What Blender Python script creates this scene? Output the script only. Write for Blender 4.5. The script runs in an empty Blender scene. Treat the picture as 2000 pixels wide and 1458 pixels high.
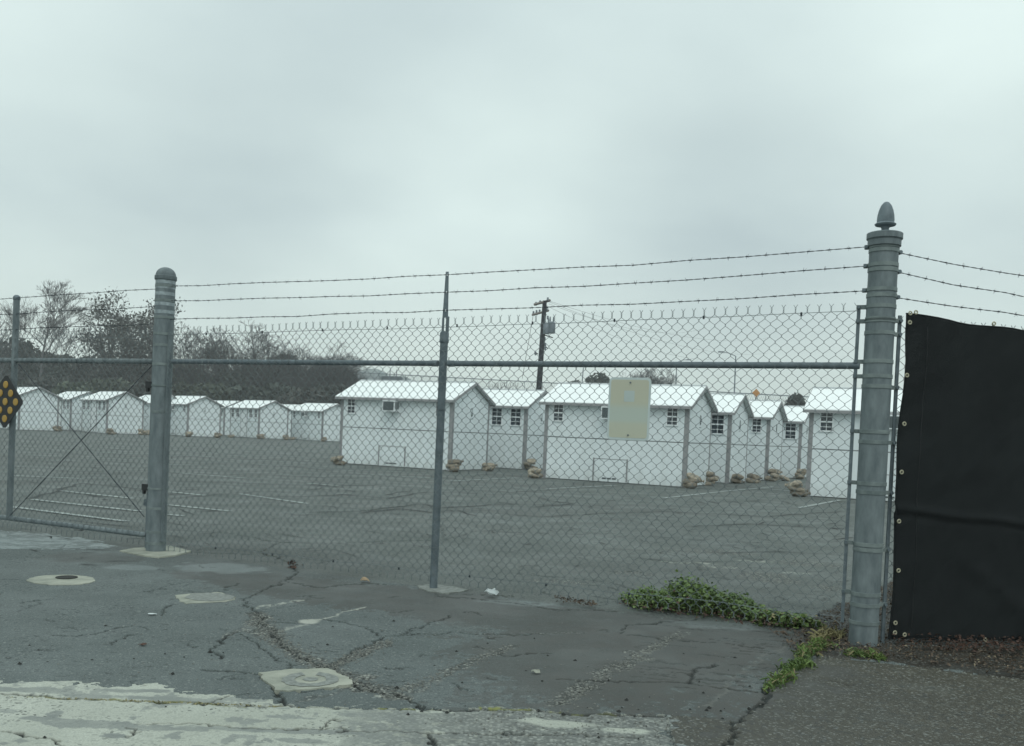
import bpy, random
import numpy as np
from math import sin, cos, tan, pi, radians, sqrt, atan2
from mathutils import Vector, Matrix

random.seed(7)
RNG = np.random.RandomState(11)
S = bpy.context.scene
COL = S.collection

# ------------------------------------------------------------------ camera
F_PX, PPY, EYE = 1850.0, 886.0, 1.21
PITCH, ROLL = radians(1.27), radians(2.6)
_r0 = np.array([1.0, 0, 0]); _f0 = np.array([0, cos(PITCH), -sin(PITCH)]); _u0 = np.cross(_r0, _f0)
CR = _r0 * cos(ROLL) + _u0 * sin(ROLL); CU = _u0 * cos(ROLL) - _r0 * sin(ROLL); CF = _f0
CC = np.array([0, 0, EYE])
cam_data = bpy.data.cameras.new('camera'); cam = bpy.data.objects.new('camera', cam_data); COL.objects.link(cam)
cam.matrix_world = Matrix(((CR[0], CU[0], -CF[0], 0), (CR[1], CU[1], -CF[1], 0), (CR[2], CU[2], -CF[2], EYE), (0, 0, 0, 1)))
cam_data.sensor_width = 36; cam_data.sensor_fit = 'HORIZONTAL'
cam_data.lens = 36 * F_PX / 2000; cam_data.shift_y = (PPY - 729) / 2000
cam_data.clip_start = 0.05; cam_data.clip_end = 3000
S.camera = cam

# ------------------------------------------------------------------ world, sun, exposure
SUN_EL, SUN_AZ = radians(52), radians(168)
W = bpy.data.worlds.new('World'); S.world = W; W.use_nodes = True
nt = W.node_tree; nt.nodes.clear()
def wn(t, **k):
    n = nt.nodes.new(t)
    for a, b in k.items(): setattr(n, a, b)
    return n
out = wn('ShaderNodeOutputWorld'); bgn = wn('ShaderNodeBackground'); bgc = wn('ShaderNodeBackground'); mx = wn('ShaderNodeMixShader')
sky = wn('ShaderNodeTexSky'); sky.sky_type = 'NISHITA'; sky.sun_disc = False
sky.sun_elevation = SUN_EL; sky.sun_rotation = SUN_AZ
nt.links.new(sky.outputs[0], bgn.inputs[0]); bgn.inputs[1].default_value = 0.08
tc = wn('ShaderNodeTexCoord'); sep = wn('ShaderNodeSeparateXYZ'); nt.links.new(tc.outputs['Generated'], sep.inputs[0])
def wmath(op, a, b=None, clamp=False):
    n = wn('ShaderNodeMath', operation=op, use_clamp=clamp)
    for i, v in enumerate((a, b)):
        if v is None: continue
        if isinstance(v, (int, float)): n.inputs[i].default_value = v
        else: nt.links.new(v, n.inputs[i])
    return n.outputs[0]
zup = wmath('MAXIMUM', sep.outputs[2], 0.0)
den = wmath('ADD', zup, 0.22)
comb = wn('ShaderNodeCombineXYZ')
nt.links.new(wmath('DIVIDE', sep.outputs[0], den), comb.inputs[0]); nt.links.new(wmath('DIVIDE', sep.outputs[1], den), comb.inputs[1])
n1 = wn('ShaderNodeTexNoise'); nt.links.new(comb.outputs[0], n1.inputs['Vector'])
n1.inputs['Scale'].default_value = 0.75; n1.inputs['Detail'].default_value = 4; n1.inputs['Roughness'].default_value = 0.42; n1.inputs['Distortion'].default_value = 0.3
n2 = wn('ShaderNodeTexNoise'); nt.links.new(comb.outputs[0], n2.inputs['Vector'])
n2.inputs['Scale'].default_value = 2.1; n2.inputs['Detail'].default_value = 5; n2.inputs['Roughness'].default_value = 0.45
cl = wmath('ADD', wmath('MULTIPLY', n1.outputs[0], 0.50), wmath('MULTIPLY', n2.outputs[0], 0.30))
cl = wmath('ADD', cl, 0.09)
# broad banks of thicker and thinner cloud at their real bearings
for az, el, amp, sh in ((-29, 27, .22, 40), (-20, 17, -.16, 34), (-2, 13, .20, 70), (12, 10, -.20, 60), (24, 20, .16, 60), (-3, 26, -.10, 50), (-28, 8, .08, 60), (60, 30, -.10, 12), (-90, 40, .10, 8), (150, 35, -.08, 8)):
    vd = wn('ShaderNodeVectorMath', operation='DOT_PRODUCT'); nt.links.new(tc.outputs['Generated'], vd.inputs[0])
    vd.inputs[1].default_value = (sin(radians(az)) * cos(radians(el)), cos(radians(az)) * cos(radians(el)), sin(radians(el)))
    cl = wmath('ADD', cl, wmath('MULTIPLY', wmath('POWER', wmath('MAXIMUM', vd.outputs['Value'], 0.0), float(sh)), amp))
ramp = wn('ShaderNodeValToRGB'); nt.links.new(cl, ramp.inputs[0])
ramp.color_ramp.elements[0].position = 0.27; ramp.color_ramp.elements[0].color = (0.475, 0.575, 0.59, 1)
ramp.color_ramp.elements[1].position = 0.68; ramp.color_ramp.elements[1].color = (0.76, 0.89, 0.86, 1)
hz = wn('ShaderNodeMapRange'); nt.links.new(zup, hz.inputs[0]); hz.inputs[1].default_value = 0.0; hz.inputs[2].default_value = 0.20
hz.inputs[3].default_value = 0.75; hz.inputs[4].default_value = 0.0
hmix = wn('ShaderNodeMixRGB'); nt.links.new(hz.outputs[0], hmix.inputs[0]); nt.links.new(ramp.outputs[0], hmix.inputs[1]); hmix.inputs[2].default_value = (0.72, 0.83, 0.765, 1)
bright = wn('ShaderNodeMapRange'); nt.links.new(zup, bright.inputs[0]); bright.inputs[1].default_value = 0.3; bright.inputs[2].default_value = 1.0
bright.inputs[3].default_value = 1.0; bright.inputs[4].default_value = 1.5
nt.links.new(hmix.outputs[0], bgc.inputs[0]); nt.links.new(bright.outputs[0], bgc.inputs[1])
mx.inputs[0].default_value = 0.93
nt.links.new(bgn.outputs[0], mx.inputs[1]); nt.links.new(bgc.outputs[0], mx.inputs[2]); nt.links.new(mx.outputs[0], out.inputs[0])
sl = bpy.data.lights.new('sun', 'SUN'); so = bpy.data.objects.new('sun', sl); COL.objects.link(so)
sl.energy = 0.8; sl.angle = radians(35); sl.color = (1.0, 0.98, 0.95)
sd = Vector((sin(SUN_AZ) * cos(SUN_EL), cos(SUN_AZ) * cos(SUN_EL), sin(SUN_EL)))
so.rotation_euler = sd.to_track_quat('Z', 'Y').to_euler()
S.view_settings.view_transform = 'Standard'; S.view_settings.look = 'None'
S.view_settings.gamma = 1.0; S.view_settings.use_curve_mapping = False; S.view_settings.exposure = 0.10
HAZE = 0.0013

# ------------------------------------------------------------------ survey helpers: photo pixel -> place
def rayp(x, y): return CR * (x - 1000) / F_PX + CU * (PPY - y) / F_PX + CF
def G(x, y, z=0.0):
    d = rayp(x, y); return CC + d * (z - EYE) / d[2]
def PY(x, y, Y):
    d = rayp(x, y); return CC + d * Y / d[1]
def proj(P):
    d = np.asarray(P, float) - CC; zc = d @ CF
    return 1000 + F_PX * (d @ CR) / zc, PPY - F_PX * (d @ CU) / zc

# ------------------------------------------------------------------ noise in numpy
_T = np.random.RandomState(3).rand(256, 256)
def vnoise(x, y):
    xi = np.floor(x).astype(int); yi = np.floor(y).astype(int); fx = x - xi; fy = y - yi
    fx = fx * fx * (3 - 2 * fx); fy = fy * fy * (3 - 2 * fy)
    a = _T[xi & 255, yi & 255]; b = _T[(xi + 1) & 255, yi & 255]; c = _T[xi & 255, (yi + 1) & 255]; d = _T[(xi + 1) & 255, (yi + 1) & 255]
    return (a * (1 - fx) + b * fx) * (1 - fy) + (c * (1 - fx) + d * fx) * fy
def fbm(x, y, o=4, r=0.5):
    s = 0; a = 1; t = 0
    for i in range(o):
        s = s + a * vnoise(x * 2 ** i + 17.3 * i, y * 2 ** i + 9.1 * i); t += a; a *= r
    return s / t
def sstep(a, b, x):
    t = np.clip((x - a) / (b - a), 0, 1); return t * t * (3 - 2 * t)

# ------------------------------------------------------------------ object helpers
def tag(o, label=None, cat=None, group=None, kind=None):
    for k, v in (('label', label), ('category', cat), ('group', group), ('kind', kind)):
        if v: o[k] = v
    return o
def empty(name, loc, rz=0.0):
    o = bpy.data.objects.new(name, None); COL.objects.link(o); o.location = tuple(float(v) for v in loc); o.rotation_euler = (0, 0, rz)
    o.empty_display_size = 0.2
    return o
def link(name, me, parent=None, loc=None, rot=None):
    o = bpy.data.objects.new(name, me); COL.objects.link(o)
    if parent: o.parent = parent
    if loc is not None: o.location = tuple(float(v) for v in loc)
    if rot is not None: o.rotation_euler = rot
    return o
def copy_tree(o, parent=None):
    c = o.copy(); COL.objects.link(c)
    if parent: c.parent = parent
    for ch in list(o.children): copy_tree(ch, c)
    return c

class MB:
    def __init__(s): s.v = []; s.f = []; s.n = 0
    def add(s, v, f):
        v = np.asarray(v, float); s.v.append(v)
        s.f += [tuple(i + s.n for i in q) for q in f]; s.n += len(v); return s
    def box(s, x0, x1, y0, y1, z0, z1):
        v = [(x, y, z) for z in (z0, z1) for y in (y0, y1) for x in (x0, x1)]
        return s.add(v, [(0, 2, 3, 1), (4, 5, 7, 6), (0, 1, 5, 4), (2, 6, 7, 3), (0, 4, 6, 2), (1, 3, 7, 5)])
    def tube(s, pts, r, n=6, cap=True, ref=None):
        P = np.asarray(pts, float); N = len(P); r = np.broadcast_to(np.asarray(r, float), (N,))
        t = np.gradient(P, axis=0); t /= np.linalg.norm(t, axis=1)[:, None] + 1e-12
        if ref is None:
            m = np.abs(t).mean(0); ref = np.zeros(3); ref[int(np.argmin(m))] = 1
        u = np.cross(t, ref); u /= np.linalg.norm(u, axis=1)[:, None] + 1e-9
        w = np.cross(t, u)
        a = np.arange(n) * 2 * pi / n
        V = P[:, None, :] + r[:, None, None] * (np.cos(a)[None, :, None] * u[:, None, :] + np.sin(a)[None, :, None] * w[:, None, :])
        f = []
        for i in range(N - 1):
            for j in range(n):
                k = (j + 1) % n; f.append((i * n + j, i * n + k, (i + 1) * n + k, (i + 1) * n + j))
        if cap: f.append(tuple(range(n - 1, -1, -1))); f.append(tuple((N - 1) * n + j for j in range(n)))
        return s.add(V.reshape(-1, 3), f)
    def lathe(s, prof, n=24, c=(0, 0, 0)):
        v = []; f = []
        for r, z in prof:
            for j in range(n):
                a = 2 * pi * j / n; v.append((c[0] + r * cos(a), c[1] + r * sin(a), c[2] + z))
        for i in range(len(prof) - 1):
            for j in range(n):
                k = (j + 1) % n; f.append((i * n + j, i * n + k, (i + 1) * n + k, (i + 1) * n + j))
        f.append(tuple(range(n - 1, -1, -1))); f.append(tuple((len(prof) - 1) * n + j for j in range(n)))
        return s.add(v, f)
    def prism(s, poly, axis_vec):
        n = len(poly); v = [tuple(p) for p in poly] + [tuple(np.array(p) + axis_vec) for p in poly]
        f = [tuple(range(n - 1, -1, -1)), tuple(range(n, 2 * n))] + [(i, (i + 1) % n, n + (i + 1) % n, n + i) for i in range(n)]
        return s.add(v, f)
    def mesh(s, name, m, smooth=False):
        me = bpy.data.meshes.new(name); V = np.concatenate(s.v) if s.v else np.zeros((0, 3))
        me.from_pydata(V.tolist(), [], s.f)
        me.validate()
        if m: me.materials.append(m)
        if smooth:
            me.shade_smooth(); me.set_sharp_from_angle(angle=radians(38))
        me.update(); return me
    def build(s, name, m, parent=None, smooth=False, loc=None, rot=None):
        return link(name, s.mesh(name, m, smooth), parent, loc, rot)

def fast_mesh(name, V, Q, m, smooth=False):
    """V (n,3), Q (k,3 or 4)"""
    me = bpy.data.meshes.new(name); k = Q.shape[1]
    me.vertices.add(len(V)); me.vertices.foreach_set('co', np.ascontiguousarray(V, dtype=np.float32).ravel())
    me.loops.add(Q.size); me.loops.foreach_set('vertex_index', np.ascontiguousarray(Q, dtype=np.int32).ravel())
    me.polygons.add(len(Q)); me.polygons.foreach_set('loop_start', np.arange(len(Q), dtype=np.int32) * k)
    me.polygons.foreach_set('use_smooth', np.full(len(Q), smooth, dtype=bool))
    if m: me.materials.append(m)
    me.update(calc_edges=True); return me

# ------------------------------------------------------------------ materials
def mat(name, col=(0.5, 0.5, 0.5), rough=0.6, metal=0.0, var=0.0, scale=8.0, bump=0.0, bscale=60.0, col2=None, spec=0.5, detail=4, stretch=None, obj_rand=0.0):
    m = bpy.data.materials.new(name); m.use_nodes = True; t = m.node_tree; b = t.nodes['Principled BSDF']
    b.inputs['Roughness'].default_value = rough; b.inputs['Metallic'].default_value = metal; b.inputs['Specular IOR Level'].default_value = spec
    c4 = (*col, 1)
    tcn = t.nodes.new('ShaderNodeTexCoord'); mp = t.nodes.new('ShaderNodeMapping'); t.links.new(tcn.outputs['Object'], mp.inputs[0])
    if stretch: mp.inputs['Scale'].default_value = stretch
    if var > 0 or col2:
        n = t.nodes.new('ShaderNodeTexNoise'); n.inputs['Scale'].default_value = scale; n.inputs['Detail'].default_value = detail; n.inputs['Roughness'].default_value = 0.6
        t.links.new(mp.outputs[0], n.inputs['Vector'])
        r = t.nodes.new('ShaderNodeValToRGB'); t.links.new(n.outputs[0], r.inputs[0])
        r.color_ramp.elements[0].position = 0.33; r.color_ramp.elements[1].position = 0.67
        if col2 is None:
            a_ = tuple(max(0, c * (1 - var)) for c in col); b_ = tuple(min(1, c * (1 + var)) for c in col)
        else: a_, b_ = col, col2
        r.color_ramp.elements[0].color = (*a_, 1); r.color_ramp.elements[1].color = (*b_, 1)
        last = r.outputs[0]
        if obj_rand > 0:
            oi = t.nodes.new('ShaderNodeObjectInfo'); hs = t.nodes.new('ShaderNodeHueSaturation')
            mr = t.nodes.new('ShaderNodeMapRange'); t.links.new(oi.outputs['Random'], mr.inputs[0]); mr.inputs[3].default_value = 1 - obj_rand; mr.inputs[4].default_value = 1 + obj_rand
            t.links.new(mr.outputs[0], hs.inputs['Value']); t.links.new(last, hs.inputs['Color']); last = hs.outputs[0]
        t.links.new(last, b.inputs['Base Color'])
    else: b.inputs['Base Color'].default_value = c4
    if bump > 0:
        n2 = t.nodes.new('ShaderNodeTexNoise'); n2.inputs['Scale'].default_value = bscale; n2.inputs['Detail'].default_value = 3
        t.links.new(mp.outputs[0], n2.inputs['Vector']); bp = t.nodes.new('ShaderNodeBump'); bp.inputs['Strength'].default_value = bump; bp.inputs['Distance'].default_value = 0.01
        t.links.new(n2.outputs[0], bp.inputs['Height']); t.links.new(bp.outputs[0], b.inputs['Normal'])
    return m

M = {}
M['galv'] = mat('galvanized_steel', (0.090, 0.116, 0.125), 0.62, 0.0, scale=13, col2=(0.185, 0.222, 0.230), bump=0.08, bscale=120, stretch=(1, 1, 0.35))
M['galv_dark'] = mat('weathered_steel', (0.10, 0.13, 0.145), 0.6, 0.15, scale=14, col2=(0.165, 0.205, 0.225), bump=0.08)
M['band'] = mat('band_steel', (0.105, 0.135, 0.137), 0.65, 0.0, scale=9, col2=(0.215, 0.255, 0.248))
M['wire'] = mat('wire_steel', (0.10, 0.125, 0.135), 0.55, 0.1, scale=5, col2=(0.20, 0.235, 0.24))
M['barb'] = mat('barbed_steel', (0.035, 0.045, 0.055), 0.6, 0.3)
M['tape'] = mat('tape_residue', (0.27, 0.32, 0.335), 0.5, 0.0, var=0.3, scale=25)
M['black'] = mat('black_plastic', (0.012, 0.014, 0.016), 0.5)
M['wall'] = mat('white_panel', (0.74, 0.80, 0.815), 0.45, 0, var=0.035, scale=1.6, bump=0.02, bscale=20)
M['roof'] = mat('white_roof_panel', (0.83, 0.865, 0.86), 0.35, 0, var=0.02, scale=3)
M['trim'] = mat('grey_trim', (0.27, 0.275, 0.28), 0.5, 0, var=0.12, scale=4)
M['frame'] = mat('white_frame', (0.76, 0.80, 0.81), 0.4)
M['pane'] = mat('window_glass', (0.022, 0.032, 0.042), 0.12, 0, var=0.5, scale=4)
M['grille'] = mat('grille_grey', (0.075, 0.095, 0.10), 0.6)
M['bag'] = mat('burlap', (0.13, 0.115, 0.09), 0.9, 0, scale=9, col2=(0.37, 0.325, 0.255), bump=0.4, bscale=180, obj_rand=0.3)
M['pole_wood'] = mat('pole_wood', (0.022, 0.024, 0.03), 0.8, 0, var=0.3, scale=6)
M['arm_wood'] = mat('crossarm_wood', (0.16, 0.145, 0.13), 0.8, 0, var=0.2)
M['trafo'] = mat('transformer_grey', (0.17, 0.20, 0.225), 0.5)
M['far_conc'] = mat('far_concrete', (0.42, 0.47, 0.47), 0.8, 0, var=0.08, scale=0.3)
M['bldg'] = mat('far_building_wall', (0.40, 0.44, 0.45), 0.8, 0, var=0.08, scale=0.2)
M['bldg_dark'] = mat('rooftop_unit', (0.08, 0.10, 0.11), 0.7)
M['orange'] = mat('orange_sign', (0.50, 0.23, 0.06), 0.6)
M['bark'] = mat('bark', (0.058, 0.060, 0.064), 0.9, 0, var=0.25, scale=3)
M['bark_pale'] = mat('pale_bark', (0.105, 0.105, 0.108), 0.9, 0, var=0.25, scale=3)
M['leaf_far'] = mat('far_leaf', (0.024, 0.033, 0.030), 0.8, 0, obj_rand=0.38, scale=0.5, col2=(0.056, 0.068, 0.056))
M['leaf_brown'] = mat('far_leaf_brown', (0.046, 0.049, 0.047), 0.8, 0, obj_rand=0.38, scale=0.5, col2=(0.072, 0.078, 0.068))
M['leaf_green'] = mat('far_leaf_green', (0.040, 0.056, 0.040), 0.8, 0, obj_rand=0.38, scale=0.5, col2=(0.105, 0.125, 0.09))
M['weed'] = mat('weed_leaf', (0.058, 0.115, 0.028), 0.6, 0, scale=11, col2=(0.165, 0.235, 0.06))
M['weed_dry'] = mat('weed_dry', (0.16, 0.15, 0.07), 0.8, 0, scale=9, col2=(0.27, 0.24, 0.12))
M['litter'] = mat('dead_leaf', (0.035, 0.024, 0.018), 0.8, 0, scale=16, col2=(0.13, 0.095, 0.065))
M['litter_red'] = mat('dead_leaf_red', (0.042, 0.020, 0.014), 0.7, 0, scale=20, col2=(0.105, 0.055, 0.036))
M['litter_pale'] = mat('dead_leaf_pale', (0.16, 0.125, 0.08), 0.8, 0, scale=20, col2=(0.30, 0.25, 0.17))
M['paper'] = mat('white_paper', (0.55, 0.60, 0.60), 0.7, 0, var=0.1, scale=30)
M['tan_leaf'] = mat('tan_leaf', (0.33, 0.25, 0.16), 0.7, 0, var=0.2, scale=30)
M['brass'] = mat('brass', (0.42, 0.40, 0.29), 0.4, 0.3)
M['paint'] = mat('worn_line_paint', (0.16, 0.185, 0.18), 0.8, 0, scale=7, col2=(0.42, 0.46, 0.44), detail=8)
M['crack'] = mat('crack_fill', (0.018, 0.022, 0.022), 0.9, 0, scale=9, col2=(0.05, 0.055, 0.05))
M['pad'] = mat('pad_concrete', (0.20, 0.215, 0.18), 0.85, 0, scale=7, col2=(0.35, 0.36, 0.30), bump=0.3, bscale=150, detail=7)
M['pad_grey'] = mat('pad_grey', (0.19, 0.205, 0.19), 0.8, 0, var=0.3, scale=30, bump=0.3, bscale=200)
M['stone'] = mat('gravel_stone', (0.08, 0.085, 0.08), 0.85, 0, scale=30, col2=(0.22, 0.225, 0.20))
M['soil_lump'] = mat('dark_lump', (0.02, 0.022, 0.02), 0.9)

def grime(m):
    t = m.node_tree; b = t.nodes['Principled BSDF']; src = b.inputs['Base Color'].links[0].from_socket
    tc_ = t.nodes.new('ShaderNodeTexCoord'); sp_ = t.nodes.new('ShaderNodeSeparateXYZ'); t.links.new(tc_.outputs['Object'], sp_.inputs[0])
    mr = t.nodes.new('ShaderNodeMapRange'); t.links.new(sp_.outputs[2], mr.inputs[0]); mr.inputs[1].default_value = .38; mr.inputs[2].default_value = .02; mr.inputs[3].default_value = 0; mr.inputs[4].default_value = 1
    mp = t.nodes.new('ShaderNodeMapping'); mp.inputs['Scale'].default_value = (7, 7, .9); t.links.new(tc_.outputs['Object'], mp.inputs[0])
    oi = t.nodes.new('ShaderNodeObjectInfo'); ad = t.nodes.new('ShaderNodeVectorMath'); ad.operation = 'ADD'; t.links.new(mp.outputs[0], ad.inputs[0]); t.links.new(oi.outputs['Location'], ad.inputs[1])
    n = t.nodes.new('ShaderNodeTexNoise'); n.inputs['Scale'].default_value = 1.0; n.inputs['Detail'].default_value = 5; t.links.new(ad.outputs[0], n.inputs['Vector'])
    r2 = t.nodes.new('ShaderNodeMapRange'); t.links.new(n.outputs[0], r2.inputs[0]); r2.inputs[1].default_value = .45; r2.inputs[2].default_value = .75; r2.inputs[4].default_value = .16
    ml = t.nodes.new('ShaderNodeMath'); ml.operation = 'MULTIPLY'; t.links.new(mr.outputs[0], ml.inputs[0]); t.links.new(n.outputs[0], ml.inputs[1])
    m2_ = t.nodes.new('ShaderNodeMath'); m2_.operation = 'MULTIPLY_ADD'; t.links.new(ml.outputs[0], m2_.inputs[0]); m2_.inputs[1].default_value = .5; t.links.new(r2.outputs[0], m2_.inputs[2])
    mx_ = t.nodes.new('ShaderNodeMixRGB'); t.links.new(m2_.outputs[0], mx_.inputs[0]); t.links.new(src, mx_.inputs[1]); mx_.inputs[2].default_value = (.40, .42, .38, 1); t.links.new(mx_.outputs[0], b.inputs['Base Color'])
grime(M['wall'])
# ground material: reads masks stored on the ground mesh (cracks, aggregate, silt, stain)
def ground_mat(name, base, base2, grain=0.5, pale=(0.235, 0.275, 0.275), stain=(0.056, 0.057, 0.053), speck=0.0, flecks=1.0):
    m = bpy.data.materials.new(name); m.use_nodes = True; t = m.node_tree; b = t.nodes['Principled BSDF']
    L = t.links.new
    def nd(k, **kw):
        n = t.nodes.new(k)
        for a, c in kw.items(): setattr(n, a, c)
        return n
    tcn = nd('ShaderNodeTexCoord'); P = tcn.outputs['Object']
    def noise(scale, detail=4, rough=0.55, vec=None, out=0):
        n = nd('ShaderNodeTexNoise'); n.inputs['Scale'].default_value = scale; n.inputs['Detail'].default_value = detail; n.inputs['Roughness'].default_value = rough
        L(vec or P, n.inputs['Vector']); return n.outputs[out]
    def rng(x, a, b_, c=0.0, d=1.0):
        n = nd('ShaderNodeMapRange'); L(x, n.inputs[0])
        for i, v in enumerate((a, b_, c, d)): n.inputs[i + 1].default_value = v
        return n.outputs[0]
    def mix(fac, a, c, mode='MIX'):
        n = nd('ShaderNodeMixRGB', blend_type=mode)
        for i, v in enumerate((fac, a, c)):
            if isinstance(v, float): n.inputs[i].default_value = v
            elif isinstance(v, tuple): n.inputs[i].default_value = (*v, 1)
            else: L(v, n.inputs[i])
        return n.outputs[0]
    def mul(a, c, op='MULTIPLY'):
        n = nd('ShaderNodeMath', operation=op)
        for i, v in enumerate((a, c)):
            if isinstance(v, float): n.inputs[i].default_value = v
            else: L(v, n.inputs[i])
        return n.outputs[0]
    at = nd('ShaderNodeAttribute'); at.attribute_name = 'mask'; sp = nd('ShaderNodeSeparateColor'); L(at.outputs['Color'], sp.inputs[0])
    at2 = nd('ShaderNodeAttribute'); at2.attribute_name = 'mask2'; sp2 = nd('ShaderNodeSeparateColor'); L(at2.outputs['Color'], sp2.inputs[0])
    crack, aggr, silt = sp.outputs[0], sp.outputs[1], sp.outputs[2]
    stn, yel, pal2 = sp2.outputs[0], sp2.outputs[1], sp2.outputs[2]
    c = mix(rng(noise(0.55, 5), 0.35, 0.65), base, base2)
    c = mix(rng(noise(3.0, 5, 0.6), 0.3, 0.7, 0.0, 0.5), c, tuple(x * 0.75 for x in base))
    # fine grain
    g = noise(130.0, 2, 0.7); c = mix(1.0, c, mix(rng(g, 0.3, 0.7), (1 - grain,) * 3, (1 + grain * 0.6,) * 3), 'MULTIPLY')
    v = nd('ShaderNodeTexVoronoi'); v.inputs['Scale'].default_value = 95.0; L(P, v.inputs['Vector'])
    sc = nd('ShaderNodeSeparateColor'); L(v.outputs['Color'], sc.inputs[0])
    pits = mul(rng(sc.outputs[0], 0.90 - 0.03 * flecks, 0.95), rng(noise(2.2, 3), 0.42, 0.62)); c = mix(mul(pits, 0.75), c, (0.03, 0.035, 0.035))
    lights = rng(sc.outputs[1], 0.95 - speck * 0.14, 0.995); c = mix(mul(lights, 0.28 + 0.3 * speck), c, (0.34, 0.36, 0.33))
    clus = rng(noise(1.1, 4, 0.6), 0.38, 0.60, 0.25, 1.0)
    fk = mul(rng(noise(21.0, 1.0, 0.5), 0.655, 0.69), clus); c = mix(mul(fk, 0.80 * flecks), c, (0.03, 0.036, 0.036))
    fk2 = mul(rng(noise(47.0, 1.0, 0.5), 0.63, 0.67), clus); c = mix(mul(fk2, 0.75 * flecks), c, (0.035, 0.042, 0.042))
    fl = rng(noise(52.0, 1.0, 0.5), 0.665, 0.70); c = mix(mul(fl, 0.55), c, (0.27, 0.29, 0.275))
    mpx = nd('ShaderNodeMapping'); mpx.inputs['Scale'].default_value = (1.0, 2.6, 1.0); mpx.inputs['Rotation'].default_value = (0, 0, radians(-6)); L(P, mpx.inputs[0])
    fk3 = mul(rng(noise(9.0, 3.0, 0.6, mpx.outputs[0]), 0.635, 0.66), rng(noise(0.8, 3, 0.6), 0.46, 0.58)); c = mix(mul(fk3, 0.6 * flecks), c, (0.045, 0.05, 0.048))
    # larger ragged pits, elongated scuffs
    mp = nd('ShaderNodeMapping'); mp.inputs['Scale'].default_value = (5.0, 15.0, 1.0); mp.inputs['Rotation'].default_value = (0, 0, radians(4)); L(P, mp.inputs[0])
    sc1 = noise(1.6, 6, 0.72, mp.outputs[0]); c = mix(mul(mul(rng(sc1, 0.61, 0.70), rng(noise(0.9, 3), 0.45, 0.6)), 0.55 * flecks), c, (0.045, 0.05, 0.05))
    # stain, silt
    nz = noise(6.0, 5, 0.65)
    c = mix(mul(stn, rng(nz, 0.25, 0.6, 0.55, 1.0)), c, mix(rng(nz, 0.3, 0.7), stain, tuple(x * 1.35 for x in stain)))
    c = mix(mul(silt, rng(nz, 0.2, 0.6, 0.4, 1.0)), c, pale)
    c = mix(pal2, c, mix(rng(nz, 0.3, 0.7), (0.30, 0.31, 0.27), (0.40, 0.41, 0.36)))
    # aggregate showing
    v2 = nd('ShaderNodeTexVoronoi'); v2.inputs['Scale'].default_value = 62.0; L(P, v2.inputs['Vector'])
    s2 = nd('ShaderNodeSeparateColor'); L(v2.outputs['Color'], s2.inputs[0])
    ag = mix(rng(s2.outputs[0], 0.2, 0.95), (0.05, 0.055, 0.05), (0.36, 0.37, 0.33)); ag = mix(rng(v2.outputs['Distance'], 0.35, 0.75), ag, (0.03, 0.032, 0.03))
    c = mix(aggr, c, ag)
    c = mix(yel, c, (0.20, 0.21, 0.05))
    c = mix(crack, c, (0.018, 0.022, 0.02))
    L(c, b.inputs['Base Color'])
    rr = rng(noise(1.3, 5), 0.35, 0.65, 0.55, 0.82); rs = mix(silt, rr, (0.42, 0.42, 0.42)); L(rs, b.inputs['Roughness'])
    b.inputs['Specular IOR Level'].default_value = 0.28
    h = mul(noise(110.0, 3, 0.7), 1.0); h = mul(h, mul(mul(rng(v2.outputs['Distance'], 0.0, 0.7, 1.0, 0.0), aggr), 1.4), 'ADD')
    h = mul(h, mul(pits, -0.8), 'ADD'); h = mul(h, mul(noise(14.0, 4), 0.35), 'ADD')
    bp = nd('ShaderNodeBump'); bp.inputs['Strength'].default_value = 0.55; bp.inputs['Distance'].default_value = 0.006; L(h, bp.inputs['Height']); L(bp.outputs[0], b.inputs['Normal'])
    return m
M['asphalt'] = ground_mat('asphalt', (0.102, 0.122, 0.120), (0.134, 0.157, 0.153), 0.5)
M['lot'] = ground_mat('lot_asphalt', (0.101, 0.117, 0.109), (0.134, 0.149, 0.138), 0.4)
M['gutter'] = ground_mat('gutter_concrete', (0.38, 0.40, 0.345), (0.48, 0.50, 0.44), 0.22, pale=(0.17, 0.185, 0.175), flecks=0.3)
M['apron'] = ground_mat('apron_concrete', (0.055, 0.055, 0.044), (0.112, 0.103, 0.078), 0.55, speck=0.85)
M['soil'] = ground_mat('soil', (0.028, 0.026, 0.022), (0.06, 0.052, 0.04), 0.7, speck=0.2)

# ------------------------------------------------------------------ fence survey points
PL = G(304, 1078); PM = G(855.5, 1148); PR = G(1685, 1262)
fd = PR - PL; FLEN = float(np.linalg.norm(fd)); fd = fd / FLEN
fn = np.array([fd[1], -fd[0], 0.0])            # towards the road
FANG = atan2(fd[1], fd[0])
rang = radians(10); rd = np.array([cos(rang), sin(rang), 0.0]); rn = np.array([sin(rang), -cos(rang), 0.0])

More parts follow.
